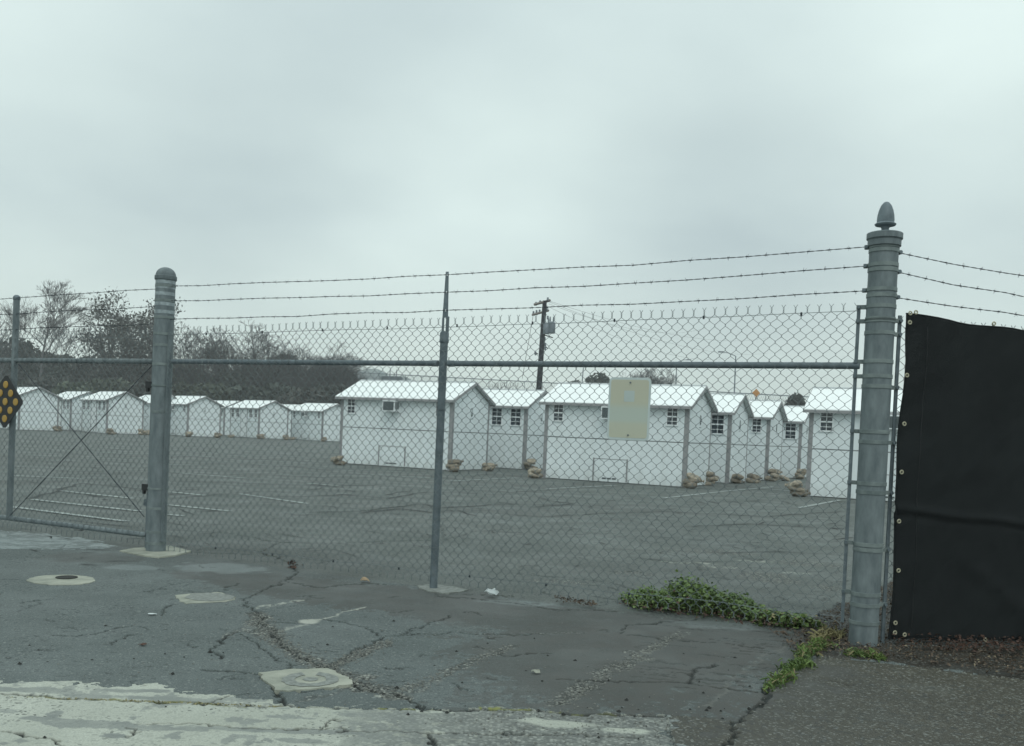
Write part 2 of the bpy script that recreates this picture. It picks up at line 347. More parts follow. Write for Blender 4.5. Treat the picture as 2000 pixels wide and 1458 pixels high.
# ------------------------------------------------------------------ ground: fine sheet, finer where seen close
NA, NR = 1020, 760
ang = np.radians(np.linspace(-39, 39, NA)); inv = np.linspace(1 / 3.15, 1 / 150.0, NR)
A_, I_ = np.meshgrid(ang, inv); Rr_ = 1 / I_
GX = Rr_ * np.tan(A_); GY = Rr_.copy()
def pts(pl): return np.array([G(x, y)[:2] for x, y in pl])
n_lo = fbm(GX * 2.3, GY * 2.3, 3); n_md = fbm(GX * 9, GY * 9, 3); n_hi = fbm(GX * 34, GY * 34, 3)
wx = (fbm(GX * 6, GY * 6, 3) - 0.5); wy = (fbm(GX * 6 + 40, GY * 6 + 70, 3) - 0.5)
jx = (fbm(GX * 30 + 9, GY * 30, 2) - 0.5); jy = (fbm(GX * 30 + 50, GY * 30 + 20, 2) - 0.5)
def pdist(poly, warp=0.10, jit=0.035, pad=0.6):
    """distance from every ground vertex to a polyline, only near it"""
    Q = pts(poly); D = np.full(GX.shape, 9.0)
    x = GX + wx * warp + jx * jit; y = GY + wy * warp + jy * jit
    for a, b in zip(Q[:-1], Q[1:]):
        lo = np.minimum(a, b) - pad; hi = np.maximum(a, b) + pad
        rows = np.where((GY[:, 0] >= lo[1]) & (GY[:, 0] <= hi[1]))[0]
        if len(rows) == 0: continue
        r0, r1 = rows[0], rows[-1] + 1
        X = x[r0:r1]; Y = y[r0:r1]; d = b - a; t = np.clip(((X - a[0]) * d[0] + (Y - a[1]) * d[1]) / (d @ d), 0, 1)
        D[r0:r1] = np.minimum(D[r0:r1], np.hypot(X - a[0] - t * d[0], Y - a[1] - t * d[1]))
    return D
def inpoly(poly, x, y):
    Q = np.array(poly, float); c = np.zeros(x.shape, bool); n = len(Q)
    for i in range(n):
        x0, y0 = Q[i]; x1, y1 = Q[(i + 1) % n]
        if y0 == y1: continue
        k = ((y0 > y) != (y1 > y)) & (x < (x1 - x0) * (y - y0) / (y1 - y0) + x0); c ^= k
    return c
def gpoly(pl, w=0.06, warp=1.0):
    return inpoly(pts(pl), GX + (wx * 3 * w + jx * 2.2 * w) * warp, GY + (wy * 3 * w + jy * 2.2 * w) * warp)
def blob(cx, cy, hw_px, hh_px, soft=0.35):
    c = G(cx, cy); a = G(cx + hw_px, cy); e = G(cx, cy + hh_px); rx = abs(a[0] - c[0]); ry = abs(e[1] - c[1])
    d = np.hypot((GX - c[0]) / rx, (GY - c[1]) / ry) + (n_md - 0.5) * 0.9
    return 1 - sstep(1 - soft, 1 + soft * 0.3, d)

crack = np.zeros_like(GX); aggr = np.zeros_like(GX); silt = np.zeros_like(GX); stain = np.zeros_like(GX); yel = np.zeros_like(GX); pal2 = np.zeros_like(GX)
def add_crack(pl, w=0.010, warp=0.12, strength=1.0):
    global crack
    ww = w * 0.72 * (0.45 + 1.0 * n_md) * (0.4 + 1.2 * n_hi)
    soft = 0.003 + GY * 0.0006
    crack = np.maximum(crack, strength * (1 - sstep(ww * 0.6, ww + soft, pdist(pl, warp * 0.8, 0.05))))
FINE = [
 ([(585, 1120), (560, 1135), (500, 1160), (465, 1172)], .008), ([(565, 1138), (620, 1148), (720, 1140), (830, 1145), (880, 1162), (1000, 1165)], .008),
 ([(465, 1172), (500, 1192), (520, 1222), (560, 1265), (640, 1312), (690, 1335), (735, 1352), (790, 1362), (830, 1385), (860, 1388)], .013),
 ([(505, 1226), (440, 1245), (412, 1265), (432, 1287)], .010), ([(520, 1216), (600, 1218)], .006),
 ([(640, 1209), (720, 1225), (748, 1245), (700, 1270), (640, 1302)], .011), ([(748, 1243), (860, 1241), (872, 1235), (1000, 1241), (1060, 1237)], .008),
 ([(790, 1240), (820, 1222), (880, 1203)], .007), ([(395, 1310), (500, 1318), (560, 1310), (607, 1306)], .010),
 ([(500, 1318), (525, 1345), (558, 1365), (562, 1380)], .013), ([(390, 1380), (430, 1362), (510, 1350)], .007),
 ([(1396, 1462), (1438, 1440), (1445, 1412), (1480, 1372), (1504, 1348), (1540, 1318)], .014),
 ([(1205, 1236), (1228, 1221), (1350, 1212), (1410, 1195)], .007), ([(1225, 1241), (1300, 1250), (1400, 1258), (1500, 1268)], .006),
 ([(1095, 1325), (1200, 1329), (1340, 1335), (1480, 1352)], .007), ([(1345, 1336), (1358, 1310), (1400, 1298)], .007),
 ([(345, 1180), (325, 1192), (318, 1203)], .006), ([(100, 1242), (180, 1240), (250, 1222)], .005), ([(40, 1178), (100, 1171)], .005),
 ([(0, 1433), (50, 1440), (90, 1447), (140, 1458)], .008), ([(980, 1275), (990, 1282), (1080, 1276)], .005),
 ([(550, 1345), (600, 1350), (690, 1337), (700, 1330)], .010), ([(258, 1440), (262, 1425), (250, 1418)], .005),
 ([(830, 1430), (838, 1442), (850, 1456)], .012), ([(627, 1427), (632, 1415), (650, 1411)], .006),
 ([(0, 1357), (200, 1367), (400, 1378), (560, 1381), (720, 1386), (850, 1388), (1000, 1388), (1180, 1396), (1400, 1405), (1446, 1411)], .011),
 ([(270, 1412), (500, 1422), (800, 1430), (1250, 1440)], .005), ([(480, 1240), (520, 1275), (560, 1300), (555, 1310)], .004),
 ([(860, 1165), (1000, 1178), (1080, 1190), (1200, 1195)], .007), ([(300, 1150), (420, 1158), (470, 1140)], .004),
 ([(1000, 1120), (1100, 1128), (1200, 1140), (1262, 1160)], .009), ([(560, 1130), (585, 1122), (575, 1105), (545, 1090), (500, 1078), (545, 1062)], .010),
 ([(330, 1035), (430, 1040), (480, 1048), (545, 1060), (640, 1063), (760, 1057), (850, 1055)], .016), ([(370, 1080), (500, 1083)], .010),
 ([(850, 1003), (870, 1056), (925, 1038), (1000, 1040)], .011), ([(1000, 1040), (1300, 1050), (1450, 1060), (1600, 1062)], .010),
]
for pl, w in FINE: add_crack(pl, w)
# short scattered cracks between the named ones
rr = random.Random(5)
for i in range(120):
    x = rr.uniform(-60, 1700); y = rr.uniform(1150, 1340) if i % 3 else rr.uniform(1040, 1200)
    if i % 4 == 0: x = rr.uniform(1250, 1660); y = rr.uniform(1020, 1230)
    l = rr.uniform(12, 60); a = rr.gauss(0.05, 0.2)
    p = [(x, y)]
    for k in range(3): p.append((p[-1][0] + l / 3, p[-1][1] + l / 3 * a + rr.uniform(-4, 4)))
    add_crack(p, rr.uniform(.003, .006), 0.03, rr.uniform(.4, .8))
for i in range(46):
    x = rr.uniform(1230, 1500); y = rr.uniform(1215, 1350); l = rr.uniform(30, 110)
    add_crack([(x, y), (x + l * .5, y + l * .045), (x + l, y + l * .10)], rr.uniform(.002, .004), 0.02, rr.uniform(.35, .7))
for i in range(60):
    x = rr.uniform(1100, 1640); y = rr.uniform(1010, 1185); l = rr.uniform(20, 90)
    add_crack([(x, y), (x + l * .5, y + rr.uniform(-4, 6)), (x + l, y + rr.uniform(-5, 9))], rr.uniform(.005, .012), 0.05, rr.uniform(.5, .95))
# ravelled strips where old markings were ground off
def add_aggr(pl, w, k=1.0):
    global aggr
    d = pdist(pl, 0.16, 0.05) + (n_md - 0.5) * w * 1.3
    aggr = np.maximum(aggr, k * (1 - sstep(w * 0.45, w * 1.05, d)) * (0.45 + 0.55 * sstep(0.35, 0.6, n_hi)))
add_aggr([(500, 1200), (525, 1235), (575, 1275), (640, 1312), (700, 1335), (770, 1360)], .075)
add_aggr([(760, 1252), (700, 1280), (640, 1306)], .06); add_aggr([(600, 1290), (680, 1325)], .12)
add_aggr([(1330, 1238), (1240, 1285), (1160, 1330), (1100, 1375)], .055, .8); add_aggr([(1010, 1262), (930, 1290), (860, 1320), (780, 1352)], .05, .75)
add_aggr([(505, 1215), (440, 1245)], .04, .7); add_aggr([(700, 1335), (560, 1380)], .03, .5)
add_aggr([(1020, 1235), (1120, 1236)], .03, .4)
def add_pal(pl, w, k=0.8):
    global pal2
    d = pdist(pl, 0.1, 0.05) + (n_hi - 0.5) * w * 1.6
    pal2 = np.maximum(pal2, k * (1 - sstep(w * 0.5, w * 1.0, d)) * sstep(0.40, 0.55, n_hi + 0.08))
for c_ in ((1390, 1078, 90, 6), (1500, 1128, 60, 12), (1580, 1100, 60, 8), (1240, 1120, 60, 5), (1100, 1136, 70, 4), (1620, 1150, 40, 8)):
    aggr = np.maximum(aggr, blob(*c_) * sstep(.42, .55, n_hi) * .85)
for c_ in ((1350, 1100, 60, 3), (1470, 1096, 40, 2.5), (1410, 1108, 50, 2.5), (1560, 1120, 30, 2)):
    pal2 = np.maximum(pal2, blob(*c_) * sstep(.48, .56, n_hi) * .6)
add_pal([(497, 1190), (540, 1180), (585, 1172)], .022); add_pal([(628, 1210), (670, 1197), (715, 1186)], .018)
add_pal([(540, 1232), (600, 1218)], .022, .6); add_pal([(1300, 1262), (1240, 1290)], .03, .35); add_pal([(740, 1360), (775, 1363)], .03, .9)
pal2 = np.maximum(pal2, blob(605, 1214, 22, 5) * 0.95)
add_pal([(1560, 1250), (1490, 1290), (1430, 1330), (1380, 1380)], .02, .12)
# silt and damp films
PXv, PYv = None, None
silt = np.maximum(silt, gpoly([(-120, 1028), (60, 1040), (160, 1053), (230, 1067), (190, 1072), (60, 1073), (-120, 1066)], .07) * (0.35 + 0.6 * sstep(.35, .62, .6 * n_md + .4 * n_hi)))
silt = np.maximum(silt, blob(430, 1110, 110, 11) * 0.40); silt = np.maximum(silt, blob(260, 1109, 70, 6) * 0.4)
silt = np.maximum(silt, blob(1400, 1222, 100, 8) * 0.35); silt = np.maximum(silt, blob(1010, 1178, 90, 5) * 0.3)
silt = np.maximum(silt, sstep(0.6, 0.78, n_lo) * 0.09)
st = gpoly([(330, 1112), (560, 1125), (860, 1152), (1200, 1196), (1560, 1235), (1560, 1300), (1380, 1262), (1180, 1240), (900, 1222), (620, 1180), (400, 1145)], .12)
stain = np.maximum(stain, st * 0.80); stain = np.maximum(stain, blob(1640, 1315, 60, 18) * 0.7); stain = np.maximum(stain, blob(1590, 1345, 50, 12) * 0.5); stain = np.maximum(stain, blob(190, 1090, 130, 12) * 0.6); stain = np.maximum(stain, blob(1500, 1300, 120, 40) * 0.3)
stain = np.maximum(stain, gpoly([(900, 1215), (1180, 1225), (1570, 1265), (1530, 1330), (1440, 1412), (1000, 1390), (900, 1390), (940, 1300)], .30) * (0.62 + 0.38 * sstep(G(850, 1300)[0], G(1200, 1300)[0], GX)))
stain = np.maximum(stain, sstep(0.55, 0.8, fbm(GX * 0.5 + 8, GY * 0.5, 3)) * 0.4)
for pl in ([(60, 1361), (200, 1367), (330, 1374)], [(300, 1373), (420, 1379), (470, 1380)], [(940, 1386), (1040, 1389)], [(1090, 1391), (1190, 1397)], [(740, 1386), (850, 1389)]):
    d = pdist(pl, 0.12, 0.035); yel = np.maximum(yel, (1 - sstep(.006, .014, np.abs(d - 0.004))) * sstep(0.40, 0.6, n_hi) * 0.9)

# regions
gut = gpoly([(-300, 1322), (0, 1330), (140, 1334), (250, 1342), (290, 1336), (330, 1352), (420, 1356), (520, 1366), (560, 1378), (720, 1385), (850, 1388), (1000, 1388), (1180, 1396), (1300, 1400), (1330, 1500), (1330, 1700), (-400, 1700)], .05)
apr = gpoly([(1300, 1400), (1446, 1411), (1480, 1372), (1504, 1348), (1545, 1316), (1600, 1287), (1700, 1296), (1800, 1308), (2000, 1335), (2300, 1372), (2300, 1800), (1330, 1700), (1330, 1500)], .006, 1.0)
soilm = gpoly([(1530, 1262), (1570, 1222), (1610, 1195), (1690, 1165), (1740, 1135), (1900, 1120), (2400, 1130), (2500, 1400), (2000, 1335), (1800, 1308), (1700, 1296), (1600, 1287)], .03)
backm = (GX * fn[0] + GY * fn[1]) < (PL[0] * fn[0] + PL[1] * fn[1]) - 0.02
# bare grey patches inside the gutter: read as 'silt' slot of the gutter material
gx0 = fbm(GX * 1.6 + 3, GY * 5.0 + 7, 5, 0.6)
gp = sstep(0.60, 0.62, 0.45 * fbm(GX * 1.3 + 3, GY * 3.2 + 7, 4, 0.6) + 0.35 * n_md + 0.25 * n_hi) * 0.8
fade = sstep(G(520, 1410)[0], G(1050, 1410)[0], GX)
gp = np.maximum(gp, sstep(0.60 - 0.22 * fade, 0.66 - 0.22 * fade, 0.4 * gx0 + 0.6 * n_hi + 0.05) * 0.85 * sstep(0.05, 0.4, fade))
rag = 0.8 * (n_md - .5) + 1.1 * (n_hi - .5)
for cx_, cy_, hw_, hh_ in ((60, 1349, 95, 6), (170, 1360, 60, 4), (230, 1350, 60, 3), (330, 1366, 75, 4), (300, 1350, 40, 3), (400, 1372, 50, 3), (75, 1404, 42, 4), (105, 1396, 14, 7), (190, 1416, 110, 9), (330, 1424, 100, 4), (480, 1426, 150, 4), (225, 1438, 24, 5), (640, 1430, 120, 4), (870, 1405, 90, 8), (730, 1398, 70, 6), (560, 1402, 50, 3), (590, 1448, 50, 4), (760, 1442, 60, 4), (10, 1390, 30, 4), (470, 1368, 60, 4)):
    c_ = G(cx_, cy_); a_ = G(cx_ + hw_, cy_); e_ = G(cx_, cy_ + hh_); d_ = np.hypot((GX - c_[0]) / abs(a_[0] - c_[0]), (GY - c_[1]) / abs(e_[1] - c_[1])) + rag
    gp = np.maximum(gp, (1 - sstep(.92, 1.0, d_)) * .9)
cl_ = blob(1080, 1412, 75, 9); gp = gp * (1 - cl_); gp = gp * (1 - blob(1230, 1428, 50, 6))
silt = np.where(gut, gp, silt); stain = np.where(gut, fade * 0.8 * sstep(.35, .55, n_md) * (1 - cl_) * (1 - blob(1230, 1428, 50, 6)) * (1 - blob(950, 1440, 110, 6) * .8), stain)
aggr = np.where(gut, np.maximum(aggr * 0.5, fade * gp * 0.6), aggr)
Hh = -0.014 * crack - 0.005 * aggr + 0.003 * (n_lo - 0.5) * np.clip(12 / GY, 0, 1)
Hh += np.where(soilm, 0.012 + 0.02 * (n_md - 0.4), 0); Hh += np.where(apr, 0.010, 0); Hh += np.where(gut, 0.002, 0)
V = np.stack([GX, GY, Hh], -1).reshape(-1, 3)
idx = np.arange(NA * NR).reshape(NR, NA)
Q = np.stack([idx[:-1, :-1], idx[:-1, 1:], idx[1:, 1:], idx[1:, :-1]], -1).reshape(-1, 4)
reg = np.where(soilm, 3, np.where(apr, 2, np.where(gut, 1, np.where(backm, 4, 0))))[:-1, :-1].reshape(-1)
m1 = np.stack([crack, aggr, silt, np.ones_like(crack)], -1).reshape(-1, 4).astype(np.float32)
m2 = np.stack([stain, yel, pal2, np.ones_like(crack)], -1).reshape(-1, 4).astype(np.float32)
for k, nm, mk in ((0, 'driveway', 'asphalt'), (1, 'gutter', 'gutter'), (2, 'pavement', 'apron'), (3, 'soil', 'soil'), (4, 'parking_lot', 'lot')):
    q = Q[reg == k]; used = np.unique(q); rem = np.zeros(NA * NR, dtype=np.int64); rem[used] = np.arange(len(used))
    me = fast_mesh(nm, V[used], rem[q], M[mk], True)
    for an, mm in (('mask', m1), ('mask2', m2)):
        a = me.color_attributes.new(an, 'FLOAT_COLOR', 'POINT'); a.data.foreach_set('color', np.ascontiguousarray(mm[used]).ravel())
    tag(link(nm, me), kind='structure')
gb = MB(); gb.add([(-450, -60, -.05), (450, -60, -.05), (450, 500, -.05), (-450, 500, -.05)], [(0, 1, 2, 3)])
tag(gb.build('ground', M['lot']), kind='structure')

# long far cracks and parking lines as thin sheets on the lot
def ribbon(mb, pl, w, z, jag=0.0, step=0.25):
    Q_ = pts(pl); P = [Q_[0]]
    for a, b in zip(Q_[:-1], Q_[1:]):
        n = max(1, int(np.hypot(*(b - a)) / step))
        for i in range(1, n + 1): P.append(a + (b - a) * i / n)
    P = np.array(P); N = len(P)
    if jag: P = P + (RNG.rand(N, 2) - 0.5) * jag; 
    t = np.gradient(P, axis=0); t /= np.linalg.norm(t, axis=1)[:, None]; nrm = np.stack([-t[:, 1], t[:, 0]], 1)
    ws = w * (0.5 + RNG.rand(N)) if jag else np.full(N, w); ws[0] = ws[-1] = w * 0.3 if jag else w
    v = np.concatenate([np.c_[P + nrm * ws[:, None] / 2, np.full(N, z)], np.c_[P - nrm * ws[:, None] / 2, np.full(N, z)]])
    mb.add(v, [(N + i, N + i + 1, i + 1, i) for i in range(N - 1)])
ck = MB()
FAR = [([(60, 975), (160, 945), (260, 955), (290, 957)], .05), ([(330, 940), (450, 944), (620, 950), (760, 948)], .06), ([(600, 1002), (700, 1000), (820, 985), (860, 993), (1000, 985), (1200, 990)], .04),
 ([(700, 1003), (780, 995), (850, 1003)], .06), ([(380, 905), (560, 912), (650, 920)], .08), ([(20, 900), (280, 905)], .08), ([(900, 1000), (1060, 1010), (1180, 1004), (1300, 1000), (1500, 1010), (1640, 1000)], .035),
 ([(1050, 975), (1120, 985), (1040, 992)], .04), ([(640, 965), (760, 975), (830, 962), (1000, 968)], .045), ([(120, 1015), (280, 1032)], .03), ([(320, 925), (520, 930), (700, 935)], .06),
 ([(1290, 1075), (1400, 1082), (1520, 1078), (1640, 1085)], .02), ([(1320, 1030), (1460, 1024), (1600, 1032)], .03), ([(0, 1013), (70, 1016), (240, 1035)], .03), ([(880, 955), (1000, 962), (1090, 958)], .05),
 ([(150, 925), (270, 930)], .05), ([(330, 975), (440, 966), (560, 972), (700, 966)], .03), ([(1220, 1090), (1330, 1100), (1440, 1096)], .02)]
for pl, w in FAR: ribbon(ck, pl, w * 1.35, 0.006, 0.10)
rr = random.Random(9)
for i in range(230):
    x = rr.uniform(0, 1660); y = rr.uniform(900, 1110) if i % 2 else rr.uniform(960, 1080)
    if x > 1050: y = max(y, 980)
    l = rr.uniform(10, 60); a = rr.gauss(0.06, 0.10)
    ribbon(ck, [(x, y), (x + l * .5, y + l * .5 * a + rr.uniform(-2, 2)), (x + l, y + l * a)], rr.uniform(.012, .030) * (1 if y > 1000 else 2.0), 0.006, 0.08)
tag(ck.build('asphalt_cracks', M['crack']), kind='structure')
LINES = [[(19, 991), (247, 1020)], [(63, 977), (275, 1000)], [(322, 987), (450, 1000)], [(318, 1006), (357, 1009)], [(332, 962), (400, 969)], [(470, 966), (600, 985)], [(1067, 956), (1205, 949)],
 [(1296, 974), (1420, 960), (1510, 952)], [(1500, 968), (1548, 971)], [(1560, 993), (1640, 978)], [(875, 941), (1010, 934)], [(120, 960), (260, 975)], [(600, 945), (660, 950)], [(350, 925), (480, 935)],
 [(20, 930), (160, 936)], [(500, 900), (620, 906)], [(100, 880), (240, 886)], [(1475, 954), (1545, 960)], [(690, 925), (860, 936)], [(340, 890), (460, 895)]]
for i, pl in enumerate(LINES):
    mb = MB(); ribbon(mb, pl, 0.10, 0.010, 0.0, 0.4)
    tag(mb.build('parking_line', M['paint']), kind='structure')

# thin damp air between here and the trees
hm = bpy.data.materials.new('haze'); hm.use_nodes = True; ht = hm.node_tree; ht.nodes.clear()
ho = ht.nodes.new('ShaderNodeOutputMaterial'); pv = ht.nodes.new('ShaderNodeVolumePrincipled'); pv.inputs['Density'].default_value = HAZE; pv.inputs['Color'].default_value = (0.97, 1.0, 0.99, 1); pv.inputs['Anisotropy'].default_value = 0.0
ht.links.new(pv.outputs[0], ho.inputs['Volume'])
hb_ = MB(); hb_.box(-455, 455, -65, 505, -1.1, 19.5); tag(hb_.build('haze', hm), kind='stuff')

# ------------------------------------------------------------------ concrete pads
def pad(name, pl, z0, z1, m, label, cat, jag=0.012, rounds=0):
    Q_ = pts(pl); P = []
    n = len(Q_)
    for i in range(n):
        a, b = Q_[i], Q_[(i + 1) % n]; k = max(2, int(np.hypot(*(b - a)) / 0.03))
        for j in range(k): P.append(a + (b - a) * j / k + (RNG.rand(2) - 0.5) * jag)
    c = np.mean(P, 0); e = empty(name, (c[0], c[1], z0)); tag(e, label, cat)
    mb = MB(); P = [(p[0] - c[0], p[1] - c[1], 0) for p in P]
    N = len(P); v = P + [(p[0] * .985, p[1] * .985, z1 - z0) for p in P] + [(0, 0, z1 - z0)]
    f = [(i, (i + 1) % N, N + (i + 1) % N, N + i) for i in range(N)] + [(N + i, N + (i + 1) % N, 2 * N) for i in range(N)]
    mb.add(v, f); return e, mb, P
e, mb, P = pad('concrete_footing', [(232, 1078), (262, 1073), (330, 1068), (375, 1079), (340, 1088), (310, 1091), (280, 1088)], -.02, .012, M['pad'], 'pale ragged concrete footing around the base of the dome capped gate post', 'concrete footing')
mb.build('slab', M['pad'], e)
def oval(cx, cy, hx, hy, n=20, p=2.0, rot=0): return [(cx + hx * np.sign(cos(a)) * abs(cos(a)) ** (2 / p), cy + hy * np.sign(sin(a)) * abs(sin(a)) ** (2 / p)) for a in [2 * pi * i / n + .02 for i in range(n)]]
e, mb, P = pad('survey_box', oval(121, 1134, 68, 10), -.02, .005, M['pad'], 'oval pale concrete collar with a small dark round lid in the driveway', 'utility cover', .02)
mb.build('collar', M['pad'], e)
c = G(130, 1130); lid = MB(); lid.lathe([(.075, 0), (.075, .004), (.066, .005), (.060, .002), (0.001, .002)], 20); lid.build('lid', M['soil_lump'], e, loc=(c[0] - e.location[0], c[1] - e.location[1], 0.0265))
e, mb, P = pad('patched_slab', [(342, 1163), (380, 1160), (428, 1158), (455, 1166), (463, 1171), (440, 1176), (360, 1181), (350, 1173)], -.02, .004, M['pad'], 'small cream edged concrete patch in the driveway left of the crack', 'concrete patch', .03)
mb.build('slab', M['pad'], e)
e2 = MB(); n = 26; v = [(cos(2 * pi * i / n) * .145 * (1 + .25 * random.random()), sin(2 * pi * i / n) * .13 * (1 + .3 * random.random()), 0) for i in range(n)] + [(0, 0, 0)]
e2.add(v, [(i, (i + 1) % n, n) for i in range(n)]); e2.build('worn_face', M['pad_grey'], e, loc=(0.03, 0.03, .0262))
e, mb, P = pad('patched_slab', [(505, 1317), (545, 1311), (600, 1308), (640, 1307), (660, 1316), (692, 1331), (690, 1339), (640, 1345), (560, 1352), (540, 1350), (520, 1335)], -.02, .006, M['pad'], 'large cream concrete patch with grey rings nearest the pale gutter', 'concrete patch', .02)
mb.build('slab', M['pad'], e)
c = G(606, 1330); cx, cy = c[0] - e.location[0], c[1] - e.location[1]
for r0, r1, nm in ((.075, .13, 'ring'), (0.0, .035, 'plug')):
    rb = MB(); n = 30; v = []; f = []
    for i in range(n):
        a = 2 * pi * i / n; k0 = 1 + .10 * (random.random() - .5); k1 = 1 + .12 * (random.random() - .5)
        v += [(r0 * k0 * cos(a), r0 * k0 * sin(a), 0), (r1 * k1 * cos(a), r1 * k1 * sin(a), 0)]
    for i in range(n):
        j = (i + 1) % n
        if (7 <= i < 10) and nm == 'ring': continue
        f.append((2 * i, 2 * i + 1, 2 * j + 1, 2 * j))
    rb.add(v, f); rb.build(nm, M['pad_grey'], e, loc=(cx, cy, .0282))
e, mb, P = pad('concrete_footing', [(812, 1146), (850, 1142), (915, 1153), (905, 1158), (862, 1161), (830, 1155)], -.02, .008, M['pad'], 'low grey concrete footing at the base of the slim middle fence post', 'concrete footing', .03)
mb.build('slab', M['pad_grey'], e)

# ------------------------------------------------------------------ big posts
def ringband(mb, r, z, h=0.022, t=0.005, n=48): mb.lathe([(r + .0005, z), (r + t * .75, z + .0005), (r + t * .75, z + h - .0005), (r + .0005, z + h)], 64)
PR_R = 0.0845
# left gate post
LP = empty('gate_post', (PL[0], PL[1], 0)); tag(LP, 'thick steel gate post with a rounded dome cap left of the middle fence', 'post')
mb = MB(); mb.lathe([(PR_R, -.05), (PR_R, 2.44)], 36); mb.build('shaft', M['galv'], LP, True)
mb = MB(); prof = [(PR_R + .008, 2.42), (PR_R + .010, 2.425), (PR_R + .010, 2.455), (PR_R + .002, 2.46)] + [((PR_R + .002) * cos(a), 2.46 + .075 * sin(a)) for a in np.linspace(.1, pi / 2 - .02, 8)]
mb.lathe(prof, 36); mb.build('cap', M['galv'], LP, True)
for z in (2.385, 2.34, 2.28, 2.19, 2.12): 
    mb = MB(); ringband(mb, PR_R, z, .030, .0012); mb.build('tape_band', M['tape'], LP, True)
for z in (2.355, 2.225, 2.075, 1.93, 1.83, 1.66, 1.24, 0.38, 0.17, 0.07):
    mb = MB(); ringband(mb, PR_R, z, .024, .004); mb.build('band', M['band'], LP)
for z in (1.475, .56):
    mb = MB(); ringband(mb, PR_R, z, .016, .006); b_ = mb.build('hinge_strap', M['band'], LP, True)
    p = -fd * (PR_R + .02) + fn * .02
    mb = MB(); mb.box(-.045, .03, -.03, .03, z - .015, z + .04); mb.box(-.055, -.03, -.01, .01, z - .05, z + .02); mb.build('hinge_block', M['black'], LP, loc=(p[0], p[1], 0), rot=(0, 0, FANG))
# tension bar for the fence on its right side
def bar(name, parent, p, z0, z1, w=.022, t=.012, ang_=0.0, m='galv_dark'):
    mb = MB(); mb.box(-w / 2, w / 2, -t / 2, t / 2, z0, z1); return mb.build(name, M[m], parent, loc=(p[0], p[1], 0), rot=(0, 0, ang_))
bar('tension_bar', LP, fd * (PR_R + .012) + fn * .02, .10, 1.96, .030, .02, FANG, 'galv')
# right corner post
RP = empty('corner_post', (PR[0], PR[1], 0)); tag(RP, 'thick steel corner post topped by an acorn shaped finial beside the black screen', 'post')
mb = MB(); mb.lathe([(PR_R, -.05), (PR_R, 2.48)], 40); mb.build('shaft', M['galv'], RP, True)
mb = MB(); mb.lathe([(PR_R + .003, 2.435), (PR_R + .012, 2.44), (PR_R + .012, 2.475), (PR_R + .020, 2.483), (PR_R + .020, 2.515), (PR_R + .012, 2.52), (.03, 2.53)], 40); mb.build('cap', M['galv'], RP, True)
mb = MB(); mb.lathe([(.024, 2.525), (.022, 2.548), (.028, 2.560), (.058, 2.566), (.063, 2.574), (.050, 2.584), (.051, 2.60), (.048, 2.63), (.041, 2.66), (.030, 2.688), (.015, 2.706), (.003, 2.711)], 28)
mb.build('finial', M['galv_dark'], RP, True)
def clamp(parent, z, side, lug=.05, h=.024, thick=.011, bolt=True):
    mb = MB(); ringband(mb, PR_R, z, h, .005, 36); mb.build('band', M['band'], parent)
    d = -fd if side < 0 else rd; nn = fn if side < 0 else rn; a = FANG + pi if side < 0 else rang
    mb = MB(); mb.box(PR_R - .005, PR_R + lug, -.012, -.006, z, z + h); mb.box(PR_R - .005, PR_R + lug, .006, .012, z, z + h); mb.build('lug', M['band'], parent, rot=(0, 0, a))
    if bolt:
        mb = MB(); mb.tube([(PR_R + lug - .012, -.024, z + h / 2), (PR_R + lug - .012, .024, z + h / 2)], thick, 8); mb.build('bolt', M['galv_dark'], parent, rot=(0, 0, a))
ZB = lambda y, x=1690: float(EYE + (875.5 - y) * 5.72 / F_PX)
for y in (478, 515, 563): clamp(RP, ZB(y) - .012, -1, .028)
for y in (487, 525, 575): clamp(RP, ZB(y) - .012, 1, .028)
for y in (600, 628, 708, 737, 846, 948, 1068, 1166): clamp(RP, ZB(y), -1, .055)
for y in (625, 652, 757, 866, 965, 1078, 1187): clamp(RP, ZB(y), 1, .055)
mb = MB(); ringband(mb, PR_R, ZB(1222), .022, .006); mb.build('band', M['band'], RP)
bar('tension_bar', RP, -fd * (PR_R + .042), .13, 2.075, .020, .012, FANG); bar('tension_bar', RP, rd * (PR_R + .045), .02, 2.03, .020, .012, rang)

